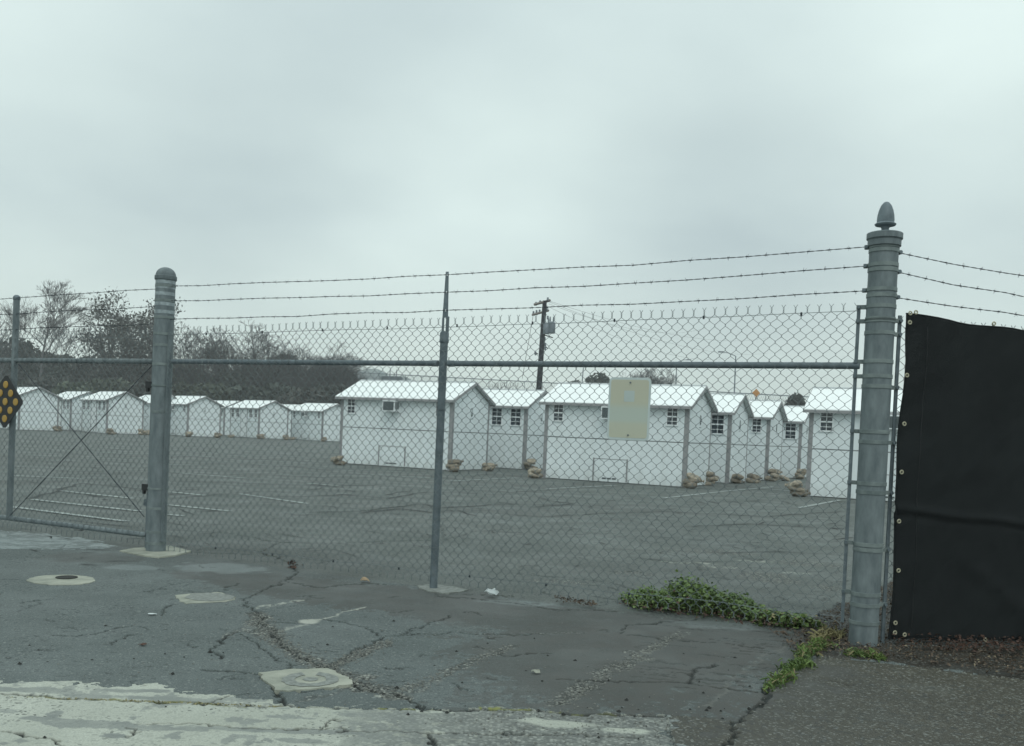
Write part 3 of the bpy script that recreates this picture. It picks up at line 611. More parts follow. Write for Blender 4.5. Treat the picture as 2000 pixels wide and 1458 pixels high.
# ------------------------------------------------------------------ woven wire
def weave(L, z0a, z1a, z0b, z1b, pitch, rows, r=.00185, sides=4, tips_top=True, tips_bot=True, seed=1):
    """chain link of length L along +x; bottom/top height runs from a to b"""
    R_ = np.random.RandomState(seed); n = 2 * int(round(L / pitch)); pitch = L / n
    Vs = []; Qs = []; off = 0
    for i in range(n):
        xc = (i + .5) * pitch; k = 2 * rows
        xs = []; ys = []; ts = []
        ov = .0022
        for j in range(k + 1):
            side = 1 if (j + i) % 2 else -1
            if True:
                xx = xc + side * (pitch / 2 + ov)
                u = j / k
                du = .0042 / (z1a - z0a)
                for s in (-1, 1):
                    uu = u + s * du
                    xs.append(xx - (0 if 0 else 0)); ts.append(uu); ys.append(side * s * .0028)
        xs = np.array(xs); ts = np.clip(np.array(ts), 0, 1); ys = np.array(ys)
        # small irregularity shared by neighbours
        f = xs / L; zb = z0a + (z0b - z0a) * f; zt = z1a + (z1b - z1a) * f
        z = zb + (zt - zb) * ts
        dx = .008 * np.sin(z * 3.1 + xs * 1.7 + seed) + .0035 * np.sin(z * 11 + xs * 9); dy = .010 * np.sin(xs * 2.3 + z * 1.9 + seed)
        P = np.stack([xs + dx, ys + dy, z + .003 * np.sin(xs * 7 + z * 5)], 1)
        # twisted selvage ends
        if tips_top:
            e_ = P[-1]; sx = 1 if (k + i) % 2 else -1
            P = np.concatenate([P, [e_ + (-sx * .001, .002, .011), e_ + (sx * .001, -.002, .022), e_ + (-sx * (.004), 0, .026), e_ + (-sx * (.014 + .003 * R_.rand()), 0, .040 + .004 * R_.rand())]])
        if tips_bot:
            sb = 1 if i % 2 else -1; e_ = P[0]; P = np.concatenate([[e_ + (-sb * .012, .004 * R_.randn(), -.030), e_ + (0, .002 * sb, -.018), e_ + (sb * .001, -.002 * sb, -.009)], P])
        N = len(P); t = np.gradient(P, axis=0); t /= np.linalg.norm(t, axis=1)[:, None] + 1e-9
        w = np.tile(np.array([0, 1.0, 0]), (N, 1)); u = np.cross(t, w); u /= np.linalg.norm(u, axis=1)[:, None] + 1e-9; w = np.cross(u, t)
        a = np.arange(sides) * 2 * pi / sides + pi / 4
        VV = P[:, None, :] + r * (np.cos(a)[None, :, None] * u[:, None, :] + np.sin(a)[None, :, None] * w[:, None, :])
        I = np.arange(N * sides).reshape(N, sides); J = np.roll(I, -1, 1)
        q = np.stack([I[:-1], J[:-1], J[1:], I[1:]], -1).reshape(-1, 4)
        Vs.append(VV.reshape(-1, 3)); Qs.append(q + off); off += N * sides
    # the mirrored partner: neighbouring wires bend the other way
    return np.concatenate(Vs), np.concatenate(Qs)
def barbed(pa, pb, seed=0, sag=.012, r=.0016, wob=.006, first=.0):
    pa = np.array(pa, float); pb = np.array(pb, float); L = np.linalg.norm(pb - pa); d = (pb - pa) / L
    n = max(6, int(L / .018)); t = np.linspace(0, 1, n); R_ = np.random.RandomState(seed)
    k = max(3, int(L / .35)); kn = (R_.rand(k + 1) - .5) * 2 * wob; kn[0] = kn[-1] = 0
    wv = np.interp(t, np.linspace(0, 1, k + 1), kn)
    base = pa + (pb - pa) * t[:, None]; base[:, 2] += wv - sag * 4 * t * (1 - t)
    up = np.array([0, 0, 1.0]); sd_ = np.cross(d, up); mb = MB()
    for ph in (0, pi):
        a = t * L / .055 * 2 * pi / 2 + ph
        mb.tube(base + .0021 * (np.cos(a)[:, None] * up + np.sin(a)[:, None] * sd_), r, 4, False)
    s = .06 + first
    while s < L - .03:
        c = np.array([np.interp(s, t * L, base[:, i]) for i in range(3)])
        for q in range(4):
            a = q * pi / 2 + R_.rand() * 1.2 + .3; dirv = np.cos(a) * up + np.sin(a) * sd_ + d * (R_.rand() - .5) * 1.3; dirv /= np.linalg.norm(dirv)
            mb.tube([c + d * (q - 1.5) * .003, c + d * (q - 1.5) * .003 + dirv * .019], [.0014, .0007], 3, True)
        mb.tube([c - d * .008, c + d * .008], .0042, 5)
        s += .125 + (R_.rand() - .5) * .02
    return mb

# middle fence
FE = empty('chain_link_fence', (PL[0], PL[1], 0), FANG); tag(FE, 'long chain link fence panel with barbed wire between the two thick posts', 'fence')
x0 = PR_R + .02; x1 = FLEN - PR_R - .045
Vw, Qw = weave(x1 - x0, .055, 1.955, .115, 2.055, .0722, 25, seed=2)
Vw[:, 0] += x0; Vw[:, 1] -= .040
tag(link('wire_mesh', fast_mesh('wire_mesh', Vw, Qw, M['wire'], True), FE), kind='stuff')
def fence_x(px): # distance along the fence of a pixel column at mid height
    d = rayp(px, 850); A = np.array([[d[0], -fd[0]], [d[1], -fd[1]]]); return np.linalg.solve(A, PL[:2])[1]
XM = float((PM - PL) @ fd)
mb = MB(); mb.tube([(PR_R, 0, 1.700), (XM - .045, 0, 1.705)], .021, 12); mb.build('rail', M['galv_dark'], FE, True)
mb = MB(); mb.tube([(XM + .045, 0, 1.705), (FLEN - PR_R - .02, 0, 1.715)], .021, 12); mb.build('rail', M['galv_dark'], FE, True)
for s in (-1, 1):
    mb = MB(); mb.lathe([(.024, 0), (.024, .05)], 12); o = mb.build('rail_cup', M['galv_dark'], FE, True, loc=(XM + s * .045, 0, 1.705), rot=(0, s * pi / 2, 0))
LPo = None
mb = MB(); mb.tube([(XM, .0, -.05), (XM, 0, 1.93)], .030, 16); LPo = mb.build('line_post', M['galv_dark'], FE, True)
mb = MB(); mb.lathe([(.033, 1.86), (.036, 1.865), (.036, 1.885), (.034, 1.89), (.035, 1.93), (.028, 1.945)], 16, (XM, 0, 0)); mb.build('post_cap', M['galv_dark'], LPo, True)
mb = MB(); 
mb.prism([(XM - .026, 0, 1.94), (XM - .008, 0, 1.94), (XM - .008, 0, 2.05), (XM - .026, 0, 2.05)], np.array([0, .004, 0])); mb.prism([(XM + .008, 0, 1.94), (XM + .026, 0, 1.94), (XM + .024, 0, 2.05), (XM + .008, 0, 2.05)], np.array([0, .004, 0]))
zs = [2.05, 2.098, 2.112, 2.235, 2.249, 2.365, 2.379, 2.395]
for a, b in ((2.05, 2.098), (2.112, 2.235), (2.249, 2.365), (2.379, 2.395)): 
    wa, wb = [.024 - .012 * (q - 2.05) / .35 for q in (a, b)]
    mb.prism([(XM - wa, 0, a), (XM + wa, 0, a), (XM + wb, 0, b), (XM - wb, 0, b)], np.array([0, .004, 0]))
for a, b in ((2.098, 2.112), (2.235, 2.249), (2.365, 2.379)):
    wa = .024 - .012 * (a - 2.05) / .35
    for s in (-1, 1): mb.box(XM + min(s * .006, s * wa), XM + max(s * .006, s * wa), 0, .004, a, b)
mb.box(XM + .018, XM + .022, .004, .026, 1.94, 2.06); mb.build('barb_arm', M['galv_dark'], LPo)
zl = [2.366, 2.236, 2.072]; zm = [2.371, 2.240, 2.105]; zr = [ZB(477), ZB(515), ZB(564)]
for i in range(3):
    a = barbed((PR_R, -.01, zl[i]), (XM, -.006, zm[i]), 10 + i, .006); b = barbed((XM, -.006, zm[i]), (FLEN - PR_R - .03, 0, zr[i]), 20 + i, .014, first=.03)
    a.add(np.concatenate(b.v), b.f); a.build('barbed_wire', M['barb'], FE)
def wavy(x0_, z0_, x1_, z1_, y=-.045, amp=.006, sag=.0, seed=0, r=.0019, n=60):
    R_ = np.random.RandomState(seed); t = np.linspace(0, 1, n); zz = z0_ + (z1_ - z0_) * t - sag * 4 * t * (1 - t) + np.interp(t, np.linspace(0, 1, 16), (R_.rand(16) - .5) * 2 * amp)
    m_ = MB(); m_.tube(np.stack([x0_ + (x1_ - x0_) * t, np.full(n, y), zz], 1), r, 5); return m_
wavy(PR_R, 1.93, x1, 2.045, seed=3, sag=.012, amp=.004).build('tension_wire', M['wire'], FE); wavy(PR_R, .10, x1, .17, seed=4, amp=.010).build('tension_wire', M['wire'], FE)
for i, xx in enumerate(np.arange(.55, FLEN - .3, .62)):      # small ties on the tension wires and rail
    mb = MB(); mb.lathe([(.006, -.010), (.007, 0), (.006, .012)], 6); mb.build('wire_tie', M['barb'], FE, loc=(xx, -.045, (1.93 + .115 * xx / FLEN) - .006)) ; mb = MB(); mb.lathe([(.007, -.008), (.008, 0), (.006, .010)], 6); mb.build('wire_tie', M['barb'], FE, loc=(xx + .2, -.045, .10 + .07 * xx / FLEN))
for zz in (.32, .62, 1.02, 1.36, 1.56, 1.8):
    mb = MB(); a = np.linspace(0, 2 * pi, 13); mb.tube(np.stack([XM + .033 * np.cos(a), .034 * np.sin(a) - .003, zz + .004 * np.sin(a)], 1), .0022, 4, False); mb.build('wire_tie', M['wire'], LPo)

# faded sign on the mesh
sx = fence_x(1228.5); sg = empty('blank_sign', tuple(PL + fd * sx + fn * .055) , FANG); sg.location.z = 0
c = G(1228.5, 799, 0); d = rayp(1228.5, 799); tt = (PL + fn * .055 - CC) @ fn / (d @ fn); SC = CC + d * tt
sg.location = (SC[0], SC[1], SC[2]); tag(sg, 'blank faded yellow and white metal sign fixed to the chain link mesh', 'sign')
def rrect(w, h, r, y, n=5):
    p = []
    for cx, cz, a0 in ((w / 2 - r, h / 2 - r, 0), (-w / 2 + r, h / 2 - r, 90), (-w / 2 + r, -h / 2 + r, 180), (w / 2 - r, -h / 2 + r, 270)):
        for i in range(n + 1):
            a = radians(a0 + 90 * i / n); p.append((cx + r * cos(a), y, cz + r * sin(a)))
    return p
M['sign_border'] = mat('sign_border', (0.48, 0.55, 0.545), 0.45, 0, var=0.05, scale=6)
M['sign_field'] = mat('sign_field', (0.38, 0.40, 0.27), 0.5, 0, scale=5, col2=(0.36, 0.41, 0.33), detail=3)
M['sign_patch'] = mat('sign_patch', (0.43, 0.50, 0.48), 0.5, 0, var=0.04, scale=5)
SW, SH = .300, .425
mb = MB(); mb.prism(rrect(SW, SH, .030, 0), np.array([0, -.003, 0])); mb.build('plate', M['sign_border'], sg)
mb = MB(); mb.prism(rrect(SW - .030, SH - .032, .016, -.003), np.array([0, -.001, 0])); mb.build('yellow_field', M['sign_field'], sg)
M['sign_fade'] = bpy.data.materials.new('sign_fade'); M['sign_fade'].use_nodes = True
t_ = M['sign_fade'].node_tree; b_ = t_.nodes['Principled BSDF']; gtc = t_.nodes.new('ShaderNodeTexCoord'); gs = t_.nodes.new('ShaderNodeSeparateXYZ'); t_.links.new(gtc.outputs['Object'], gs.inputs[0])
gr = t_.nodes.new('ShaderNodeValToRGB'); gm = t_.nodes.new('ShaderNodeMapRange'); t_.links.new(gs.outputs[2], gm.inputs[0]); gm.inputs[1].default_value = -.2; gm.inputs[2].default_value = .2
t_.links.new(gm.outputs[0], gr.inputs[0]); cr = gr.color_ramp; cr.elements[0].position = 0; cr.elements[0].color = (.48, .49, .385, 1); cr.elements[1].position = 1; cr.elements[1].color = (.47, .47, .37, 1)
for p_, c_ in ((.24, (.47, .49, .395, 1)), (.31, (.44, .50, .44, 1)), (.50, (.44, .495, .435, 1)), (.60, (.47, .48, .375, 1))): 
    e_ = cr.elements.new(p_); e_.color = c_
t_.links.new(gr.outputs[0], b_.inputs['Base Color']); b_.inputs['Roughness'].default_value = .5
sg.children[1].data.materials[0] = M['sign_fade']
mb = MB(); mb.box(-.038, .036, -.0048, -.004, .048, .123); mb.build('faded_square', M['sign_patch'], sg)
for z in (.178, -.178):
    mb = MB(); mb.tube([(0.004, -.003, z), (0.004, -.012, z)], .0055, 8); mb.build('bolt', M['galv_dark'], sg)

# ------------------------------------------------------------------ gate, sliding behind the left post
GA = PL - fn * .02; GL = 4.3
GT = empty('fence_gate', (GA[0], GA[1], 0), FANG); tag(GT, 'chain link gate panel with crossed brace rods left of the dome capped post', 'gate')
xe = -.135; xu = -(float(np.linalg.norm(G(16, 1012, .13)[:2] - PL[:2])))
d = rayp(22, 900); A = np.array([[d[0], -fd[0]], [d[1], -fd[1]]]); xu = float(np.linalg.solve(A, GA[:2])[1])
mb = MB(); mb.tube([(-GL, 0, .135), (xe, 0, .135)], .024, 12); mb.build('rail', M['galv'], GT, True)
mb = MB(); mb.tube([(-GL, 0, 1.695), (xe, 0, 1.700)], .024, 12); mb.build('rail', M['galv'], GT, True)
mb = MB(); mb.tube([(xe, 0, .06), (xe, 0, 2.02)], .012, 8); mb.build('end_bar', M['galv_dark'], GT, True)
mb = MB(); mb.box(xe + .03, xe + .05, -.02, .02, .56, 2.36); 
mb = MB(); mb.box(xe + .030, xe + .046, -.03, .03, 1.95, 2.37); mb.build('upright', M['galv_dark'], GT)
mb = MB(); mb.tube([(xe, 0, .02), (xe, 0, .52)], .017, 8); mb.box(xe - .035, xe + .03, -.02, .02, .40, .46); mb.build('latch_rod', M['galv_dark'], GT)
mb = MB(); mb.tube([(xu, 0, .14), (xu, 0, 2.31)], .030, 14); o = mb.build('upright', M['galv'], GT, True)
mb = MB(); mb.lathe([(.030, 2.29), (.034, 2.295), (.034, 2.315)] + [(.034 * cos(a), 2.315 + .028 * sin(a)) for a in np.linspace(.1, 1.5, 5)], 14, (xu, 0, 0)); mb.build('cap', M['galv_dark'], o, True)
Vw, Qw = weave(GL + xe, .075, 1.965, .075, 1.965, .0722, 25, seed=5); Vw[:, 0] += -GL; Vw[:, 1] -= .030
tag(link('wire_mesh', fast_mesh('wire_mesh', Vw, Qw, M['wire'], True), GT), kind='stuff')
mb = MB(); mb.tube([(xu + .02, -.01, .16), (xe - .01, -.01, 1.66)], .0045, 6); mb.build('brace_rod', M['barb'], GT)
mb = MB(); mb.tube([(xu + .08, -.014, 1.66), (xe - .03, -.014, .30)], .0045, 6); mb.build('brace_rod', M['barb'], GT)
for i, (za, zb) in enumerate(((2.285, 2.345), (2.13, 2.19), (1.985, 2.035))):
    barbed((-GL, -.02, za - .02), (xe + .03, -.02, zb), 40 + i, .0).build('barbed_wire', M['barb'], GT)
wavy(-GL, 1.90, xe, 1.915, y=-.034, seed=8, amp=.004).build('tension_wire', M['wire'], GT)
# object marker on the gate
d = rayp(11, 785); tt = (GA + fn * .06 - CC) @ fn / (d @ fn); MC = CC + d * tt
om = empty('object_marker', tuple(MC), FANG); tag(om, 'black diamond board with nine round yellow reflectors on the gate', 'marker sign')
k = .272; P = []
for i in range(4):
    a = pi / 2 * i; b = a + pi / 2; p0 = np.array([k * cos(a), k * sin(a)]); p1 = np.array([k * cos(b), k * sin(b)])
    P += [tuple(p0 * .94 + p1 * .06), tuple(p0 * .06 + p1 * .94)]
mb = MB(); mb.prism([(x, 0, z) for x, z in P], np.array([0, -.004, 0])); mb.build('board', M['black'], om)
M['reflector'] = mat('reflector_yellow', (0.40, 0.245, 0.045), 0.4, 0, var=0.1, scale=90, bump=.3, bscale=300)
for i in (-1, 0, 1):
    for j in (-1, 0, 1):
        x, z = (i + j) * .0775, (i - j) * .0775 * 1.08
        mb = MB(); mb.lathe([(.036, 0), (.036, .004), (.030, .007), (.001, .008)], 18); mb.build('reflector', M['reflector'], om, loc=(x, -.004, z), rot=(pi / 2, 0, 0))

# ------------------------------------------------------------------ right fence and black screen
FR = empty('chain_link_fence', (PR[0], PR[1], 0), rang); tag(FR, 'chain link fence with barbed wire running right behind the black screen', 'fence')
RL = 3.0; Vw, Qw = weave(RL, .02, 1.985, .0, 1.955, .0722, 26, seed=9); Vw[:, 0] += PR_R + .05
tag(link('wire_mesh', fast_mesh('wire_mesh', Vw, Qw, M['wire'], True), FR), kind='stuff')
zz0 = [ZB(488), ZB(526), ZB(576)]; dz = (.075, .10, .05)
for i in range(3): barbed((PR_R + .03, 0, zz0[i]), (RL, 0, zz0[i] - dz[i] * 2.6), 60 + i, .02, wob=.012).build('barbed_wire', M['barb'], FR)
mb = MB(); mb.tube([(RL, 0, -.05), (RL, 0, 2.0)], .03, 12); mb.build('line_post', M['galv_dark'], FR, True)
SC_ = empty('privacy_screen', (PR[0], PR[1], 0), rang); tag(SC_, 'black fabric privacy screen with brass eyelets tied to the right fence', 'screen')
M['fabric'] = mat('black_mesh_fabric', (0.0065, 0.009, 0.0100), 0.7, 0, scale=2.2, col2=(0.011, 0.0145, 0.0155), bump=0.6, bscale=380, spec=.2, detail=6)
# sheet: left edge follows photo: x offset at top .20, bottom .20
nx, nz = 150, 120; xs_ = np.linspace(0, 1, nx); zs_ = np.linspace(0, 1, nz); XX, ZZ = np.meshgrid(xs_, zs_)
sxl = .142; X = sxl + XX * 2.7; zt = 2.035 - .055 * XX * 2.7 / .9 * 1.0 * np.exp(-XX * .2) + .010 * np.sin(XX * 34) ; zb = .055 - .012 * XX + .004 * np.sin(XX * 30)
zt = 2.04 - .075 * np.clip(XX * 2.7, 0, .9) + .008 * np.sin(XX * 30); Z = zb + (zt - zb) * ZZ
X = X + .012 * np.sin(ZZ * 9) * (1 - XX)
Y = -.028 - .016 * np.exp(-((ZZ - (.40 - .06 * XX)) / .014) ** 2) + .012 * fbm(X * 2, Z * 2, 3) + .045 * (fbm((X + Z) * 1.3, (X - Z) * 3.2 + 20, 3) - .5) + .010 * (fbm(X * 7, Z * 2.2 + 9, 2) - .5)
Y += .010 * np.exp(-((ZZ - (.385 - .06 * XX)) / .012) ** 2)
Y += -.012 * np.exp(-(((X - .3) * .75 - (.8 - Z)) / .07) ** 2) * sstep(.85, .3, Z)
Y = Y - .018
i_ = np.arange(nx * nz).reshape(nz, nx); Qs = np.stack([i_[:-1, :-1], i_[:-1, 1:], i_[1:, 1:], i_[1:, :-1]], -1).reshape(-1, 4)
me = fast_mesh('fabric', np.stack([X, Y, Z], -1).reshape(-1, 3), Qs, M['fabric'], True); so_ = link('fabric', me, SC_); sm = so_.modifiers.new('thick', 'SOLIDIFY'); sm.thickness = .003; sm.offset = 0
hem = MB(); 
def hemstrip(PA): 
    hem.tube(PA, .0045, 5)
hemstrip(np.stack([X[:, 0] + .002, Y[:, 0], Z[:, 0]], 1)[::6]); hemstrip(np.stack([X[-1, :], Y[-1, :], Z[-1, :]], 1)[::4]); hemstrip(np.stack([X[0, :], Y[0, :], Z[0, :]], 1)[::4]); hem.build('hem', M['fabric'], SC_, True)
hb = MB(); st_ = np.stack([X[:, 8] , Y[:, 8] - .003, Z[:, 8]], 1)[4:-4:3]; hb.tube(st_, .0018, 4); hb.build('seam', M['black'], SC_)
dY = lambda px, py: None
def on_screen(px, py):
    d = rayp(px, py); n_ = rn; tt = ((PR + rn * .05) - CC) @ n_ / (d @ n_); q = CC + d * tt; r = q - PR; return float(r @ rd), float(q[2])
for px, py in ((1765, 612), (1786, 611), (1765, 630), (1938, 633), (1760, 733), (1759, 828), (1752, 922), (1752, 1018), (1752, 1114), (1746, 1216), (1745, 1235), (1764, 1239), (1921, 1249)):
    gx_, gz_ = on_screen(px, py); gx_ = max(gx_, sxl + .014)
    mb = MB(); a = np.linspace(0, 2 * pi, 15); mb.tube(np.stack([.0100 * np.cos(a), np.zeros(15), .0100 * np.sin(a)], 1), .0045, 6, False, ref=np.array([0, 1.0, 0])); mb.build('eyelet', M['brass'], SC_, loc=(gx_, -.066, gz_))

# ------------------------------------------------------------------ cabins
LC, WC, EC, HC = 4.0, 2.34, 2.10, 2.62
SEAM = 1.145
CM = {}
def cm(key, fn_):
    if key not in CM: CM[key] = fn_()
    return CM[key]
def window_parts(par, x, z, w, h, y, face=-1):
    """window centred x,z on the wall plane y; returns frame object"""
    def frame():
        mb = MB(); t = .035; d = .030
        mb.box(-w / 2, w / 2, -d, 0, h / 2 - t, h / 2); mb.box(-w / 2, w / 2, -d, 0, -h / 2, -h / 2 + t); mb.box(-w / 2, -w / 2 + t, -d + .002, -.001, -h / 2 + t, h / 2 - t); mb.box(w / 2 - t, w / 2, -d + .002, -.001, -h / 2 + t, h / 2 - t)
        return mb.mesh('window', M['frame'])
    def sash():
        mb = MB(); mb.box(-w / 2 + .035, w / 2 - .035, -.034, -.012, -.018, .018); return mb.mesh('meeting_rail', M['frame'])
    def munt():
        mb = MB(); a = .007
        mb.box(-a, a, -.022, -.012, .018, h / 2 - .035); mb.box(-a, a, -.022, -.012, -h / 2 + .035, -.018)
        q = h / 4
        for s in (-1, 1): mb.box(-w / 2 + .035, w / 2 - .035, -.020, -.013, s * q - a, s * q + a)
        return mb.mesh('glazing_bar', M['frame'])
    def pane():
        mb = MB(); mb.box(-w / 2 + .03, w / 2 - .03, -.011, -.003, -h / 2 + .03, h / 2 - .03); return mb.mesh('pane', M['pane'])
    k = (round(w, 3), round(h, 3)); o = link('window', cm(('wf',) + k, frame), par, (x, y, z), (0, 0, 0 if face < 0 else pi))
    link('meeting_rail', cm(('ws',) + k, sash), o); link('glazing_bar', cm(('wm',) + k, munt), o); link('pane', cm(('wp',) + k, pane), o)
    return o
def make_cabin(kind, loc, ang_deg, label, group, detail=True):
    r = empty('cabin', loc, -radians(ang_deg)); tag(r, label, 'cabin', group)
    hx, hy = LC / 2, WC / 2; t = .05
    def longp(z0, z1):
        def f():
            mb = MB(); mb.box(-hx + .09, hx - .09, -t, 0, z0, z1); return mb.mesh('wall_panel', M['wall'])
        return f
    def gab(z0, z1, peak):
        def f():
            mb = MB(); yy = hy - .09
            if peak: mb.prism([(0, -yy, z0), (0, yy, z0), (0, yy, z1), (0, 0, HC - .03), (0, -yy, z1)], np.array([t, 0, 0]))
            else: mb.box(0, t, -yy, yy, z0, z1)
            return mb.mesh('wall_panel', M['wall'])
        return f
    for s in (-1, 1):
        rz = 0 if s < 0 else pi
        y = s * (hy - t) * 1.0
        link('wall_panel', cm('l0', longp(.02, SEAM - .013)), r, (0, y, 0), (0, 0, rz)); link('wall_panel', cm('l1', longp(SEAM + .013, EC)), r, (0, y, 0), (0, 0, rz))
        rx = s * (hx - t)
        link('wall_panel', cm('g0', gab(.02, SEAM - .013, 0)), r, (rx, 0, 0), (0, 0, 0 if s > 0 else pi)); link('wall_panel', cm('g1', gab(SEAM + .013, EC, 1)), r, (rx, 0, 0), (0, 0, 0 if s > 0 else pi))
    def seamb():
        mb = MB(); mb.box(-hx + .03, hx - .03, -hy + .03, hy - .03, SEAM - .03, SEAM + .03); mb.box(-hx + .055, hx - .055, -hy + .055, hy - .055, .0, .05); return mb.mesh('seam_strip', M['trim'])
    link('seam_strip', cm('seam', seamb), r)
    def corner():
        mb = MB(); w = .10; mb.box(-w, .004, -.004 - .0, .03, 0, EC - .002); mb.box(-.03, .006, .03, w, 0, EC - .002); return mb.mesh('corner_trim', M['trim'])
    for sx_, sy_, rz in ((1, -1, 0), (1, 1, pi / 2), (-1, 1, pi), (-1, -1, -pi / 2)):
        link('corner_trim', cm('corner', corner), r, (sx_ * hx, sy_ * hy, 0), (0, 0, rz))
    sl_ = (HC - EC) / hy; ov, og = .16, .12
    def roofp():
        mb = MB(); z_e = EC - ov * sl_
        mb.prism([(-hx - og, -hy - ov, z_e + .012), (-hx - og, 0, HC + .012), (-hx - og, 0, HC + .062), (-hx - og, -hy - ov, z_e + .062)][::-1], np.array([LC + 2 * og, 0, 0])); return mb.mesh('roof_panel', M['roof'])
    def fascia():
        mb = MB(); z_e = EC - ov * sl_; mb.box(-hx - og, hx + og, -hy - ov - .012, -hy - ov - .001, z_e - .028, z_e + .040); return mb.mesh('fascia', M['trim'])
    def rake():
        mb = MB(); z_e = EC - ov * sl_; th = .085
        mb.prism([(hx + og + .001, -hy - ov, z_e + .055 - th), (hx + og + .001, 0, HC + .055 - th), (hx + og + .001, 0, HC + .055), (hx + og + .001, -hy - ov, z_e + .055)], np.array([.014, 0, 0])); return mb.mesh('rake_trim', M['trim'])
    def ridge():
        mb = MB(); mb.prism([(-hx - og, -.06, HC + .045), (-hx - og, .06, HC + .045), (-hx - og, 0, HC + .078)], np.array([LC + 2 * og, 0, 0])); return mb.mesh('ridge_cap', M['trim_pale'])
    for s in (0, pi):
        link('roof_panel', cm('roof', roofp), r, (0, 0, 0), (0, 0, s)); link('fascia', cm('fascia', fascia), r, (0, 0, 0), (0, 0, s)); link('rake_trim', cm('rake', rake), r, (0, 0, 0), (0, 0, s))
        def rake2():
            me = rake(); me.transform(Matrix.Scale(-1, 4, (0, 1, 0))); me.flip_normals(); return me
        link('rake_trim', cm('rake2', rake2), r, (0, 0, 0), (0, 0, s))
    link('ridge_cap', cm('ridge', ridge), r)
    # fronts
    yf = -hy
    def ac_case():
        mb = MB(); mb.box(-.235, .235, -.02, 0, -.20, .21); mb.box(-.215, .215, -.30, -.02, -.165, .16); return mb.mesh('air_conditioner', M['frame'])
    def ac_gr():
        mb = MB(); mb.box(-.185, .185, -.306, -.3005, -.135, .13); return mb.mesh('grille', M['grille'])
    def ac_side():
        mb = MB(); 
        for i in range(7): mb.box(.2155, .219, -.27 + i * .032, -.25 + i * .032, -.10, .12)
        return mb.mesh('side_vent', M['grille'])
    def ac_front(yy, rz, sgn):
        for x in (-hx + .40, hx - .42): window_parts(r, x * sgn, 1.80, .33, .48, yy, -sgn)
        o = link('air_conditioner', cm('ac', ac_case), r, (-.05 * sgn, yy, 1.84), (0, 0, rz)); link('grille', cm('acg', ac_gr), o); link('side_vent', cm('acs', ac_side), o)
        def hatch():
            mb = MB()
            for x in (-.47, .47): mb.box(x - .018, x + .018, -.014, 0, .04, .64)
            mb.box(-.452, .452, -.006, 0, .615, .63); return mb.mesh('hatch_frame', M['trim'])
        link('hatch_frame', cm('hatch', hatch), r, (-.05 * sgn, yy, 0), (0, 0, rz))
        def vent():
            mb = MB()
            for x in (-.16, -.02, .12): mb.box(x - .055, x + .055, -.006, 0, .085, .125)
            return mb.mesh('vent', M['grille'])
        link('vent', cm('vent', vent), r, (-.05 * sgn, yy, 0), (0, 0, rz))
    def door_front(yy, rz, sgn):
        for x in (-hx + .39, -hx + 1.09, hx - 1.09, hx - .39): window_parts(r, x * sgn, 1.72, .42, .60, yy, -sgn)
        def door():
            mb = MB(); mb.box(-.42, .42, -.020, 0, .05, 2.0); return mb.mesh('door', M['frame'])
        def hnd():
            mb = MB(); mb.box(.30, .36, -.06, -.0202, .98, 1.06); return mb.mesh('handle', M['grille'])
        o = link('door', cm('door', door), r, (0, yy, 0), (0, 0, rz)); link('handle', cm('hnd', hnd), o)
        def jamb():
            mb = MB(); mb.box(-.455, -.425, -.030, 0, .03, 2.03); mb.box(.425, .455, -.030, 0, .03, 2.03); mb.box(-.425, .425, -.030, 0, 2.002, 2.03); return mb.mesh('door_frame', M['trim'])
        link('door_frame', cm('jamb', jamb), r, (0, yy, 0), (0, 0, rz))
    (ac_front if kind == 'ac' else door_front)(-hy - .001, 0, 1)
    (door_front if kind == 'ac' else ac_front)(hy + .001, pi, -1)
    def brk():
        mb = MB(); mb.box(-.02, .02, -.05, 0, -.04, .03); return mb.mesh('eave_bracket', M['black'])
    if detail:
        for x in (-1.95, -1.0, -.05, .9, 1.9): link('eave_bracket', cm('brk', brk), r, (x, -hy - .002, EC - .045))
    # printed emblem: a looped outline, a drop and a line of small type
    def emb():
        mb = MB(); a = np.linspace(0, 2 * pi, 17)
        mb.tube(np.stack([np.zeros(17), .055 * np.sin(a), .06 + .085 * np.cos(a)], 1), .010, 4, False, ref=np.array([1.0, 0, 0]))
        a = np.linspace(.6, 2 * pi - 1.2, 12); mb.tube(np.stack([np.zeros(12), .045 * np.sin(a) + .01, -.04 + .06 * np.cos(a)], 1), .010, 4, False, ref=np.array([1.0, 0, 0]))
        mb.prism([(0, -.01, -.06), (0, .045, -.04), (0, .035, -.09), (0, .012, -.125)], np.array([.003, 0, 0]))
        for i, w_ in enumerate((.03, .02, .035, .025, .03, .02)): mb.box(0, .003, -.105 + i * .037, -.105 + i * .037 + w_, -.185, -.170)
        return mb.mesh('emblem', M['grille'])
    link('emblem', cm('emb', emb), r, (hx + .002, 0, 1.74)); link('emblem', cm('emb', emb), r, (-hx - .002, 0, 1.74), (0, 0, pi))
    return r
M['trim_pale'] = mat('pale_trim', (0.40, 0.43, 0.44), 0.5, 0, var=0.1, scale=3)
def cabin_at(corner, deg, kind, label, group, detail=True):
    """corner = near corner between long side and right gable"""
    a = radians(deg); dx = np.array([cos(a), -sin(a), 0]); dy = np.array([sin(a), cos(a), 0])
    c = corner - dx * LC / 2 + dy * WC / 2
    return make_cabin(kind, (c[0], c[1], 0), deg, label, group, detail), dx, dy, corner
NG = 'cabins in the near rows on the lot'; FG = 'cabins in the far row before the trees'
cC = G(1573, 969.5); aa = radians(26); cC = cC + np.array([cos(aa), -sin(aa), 0]) * LC
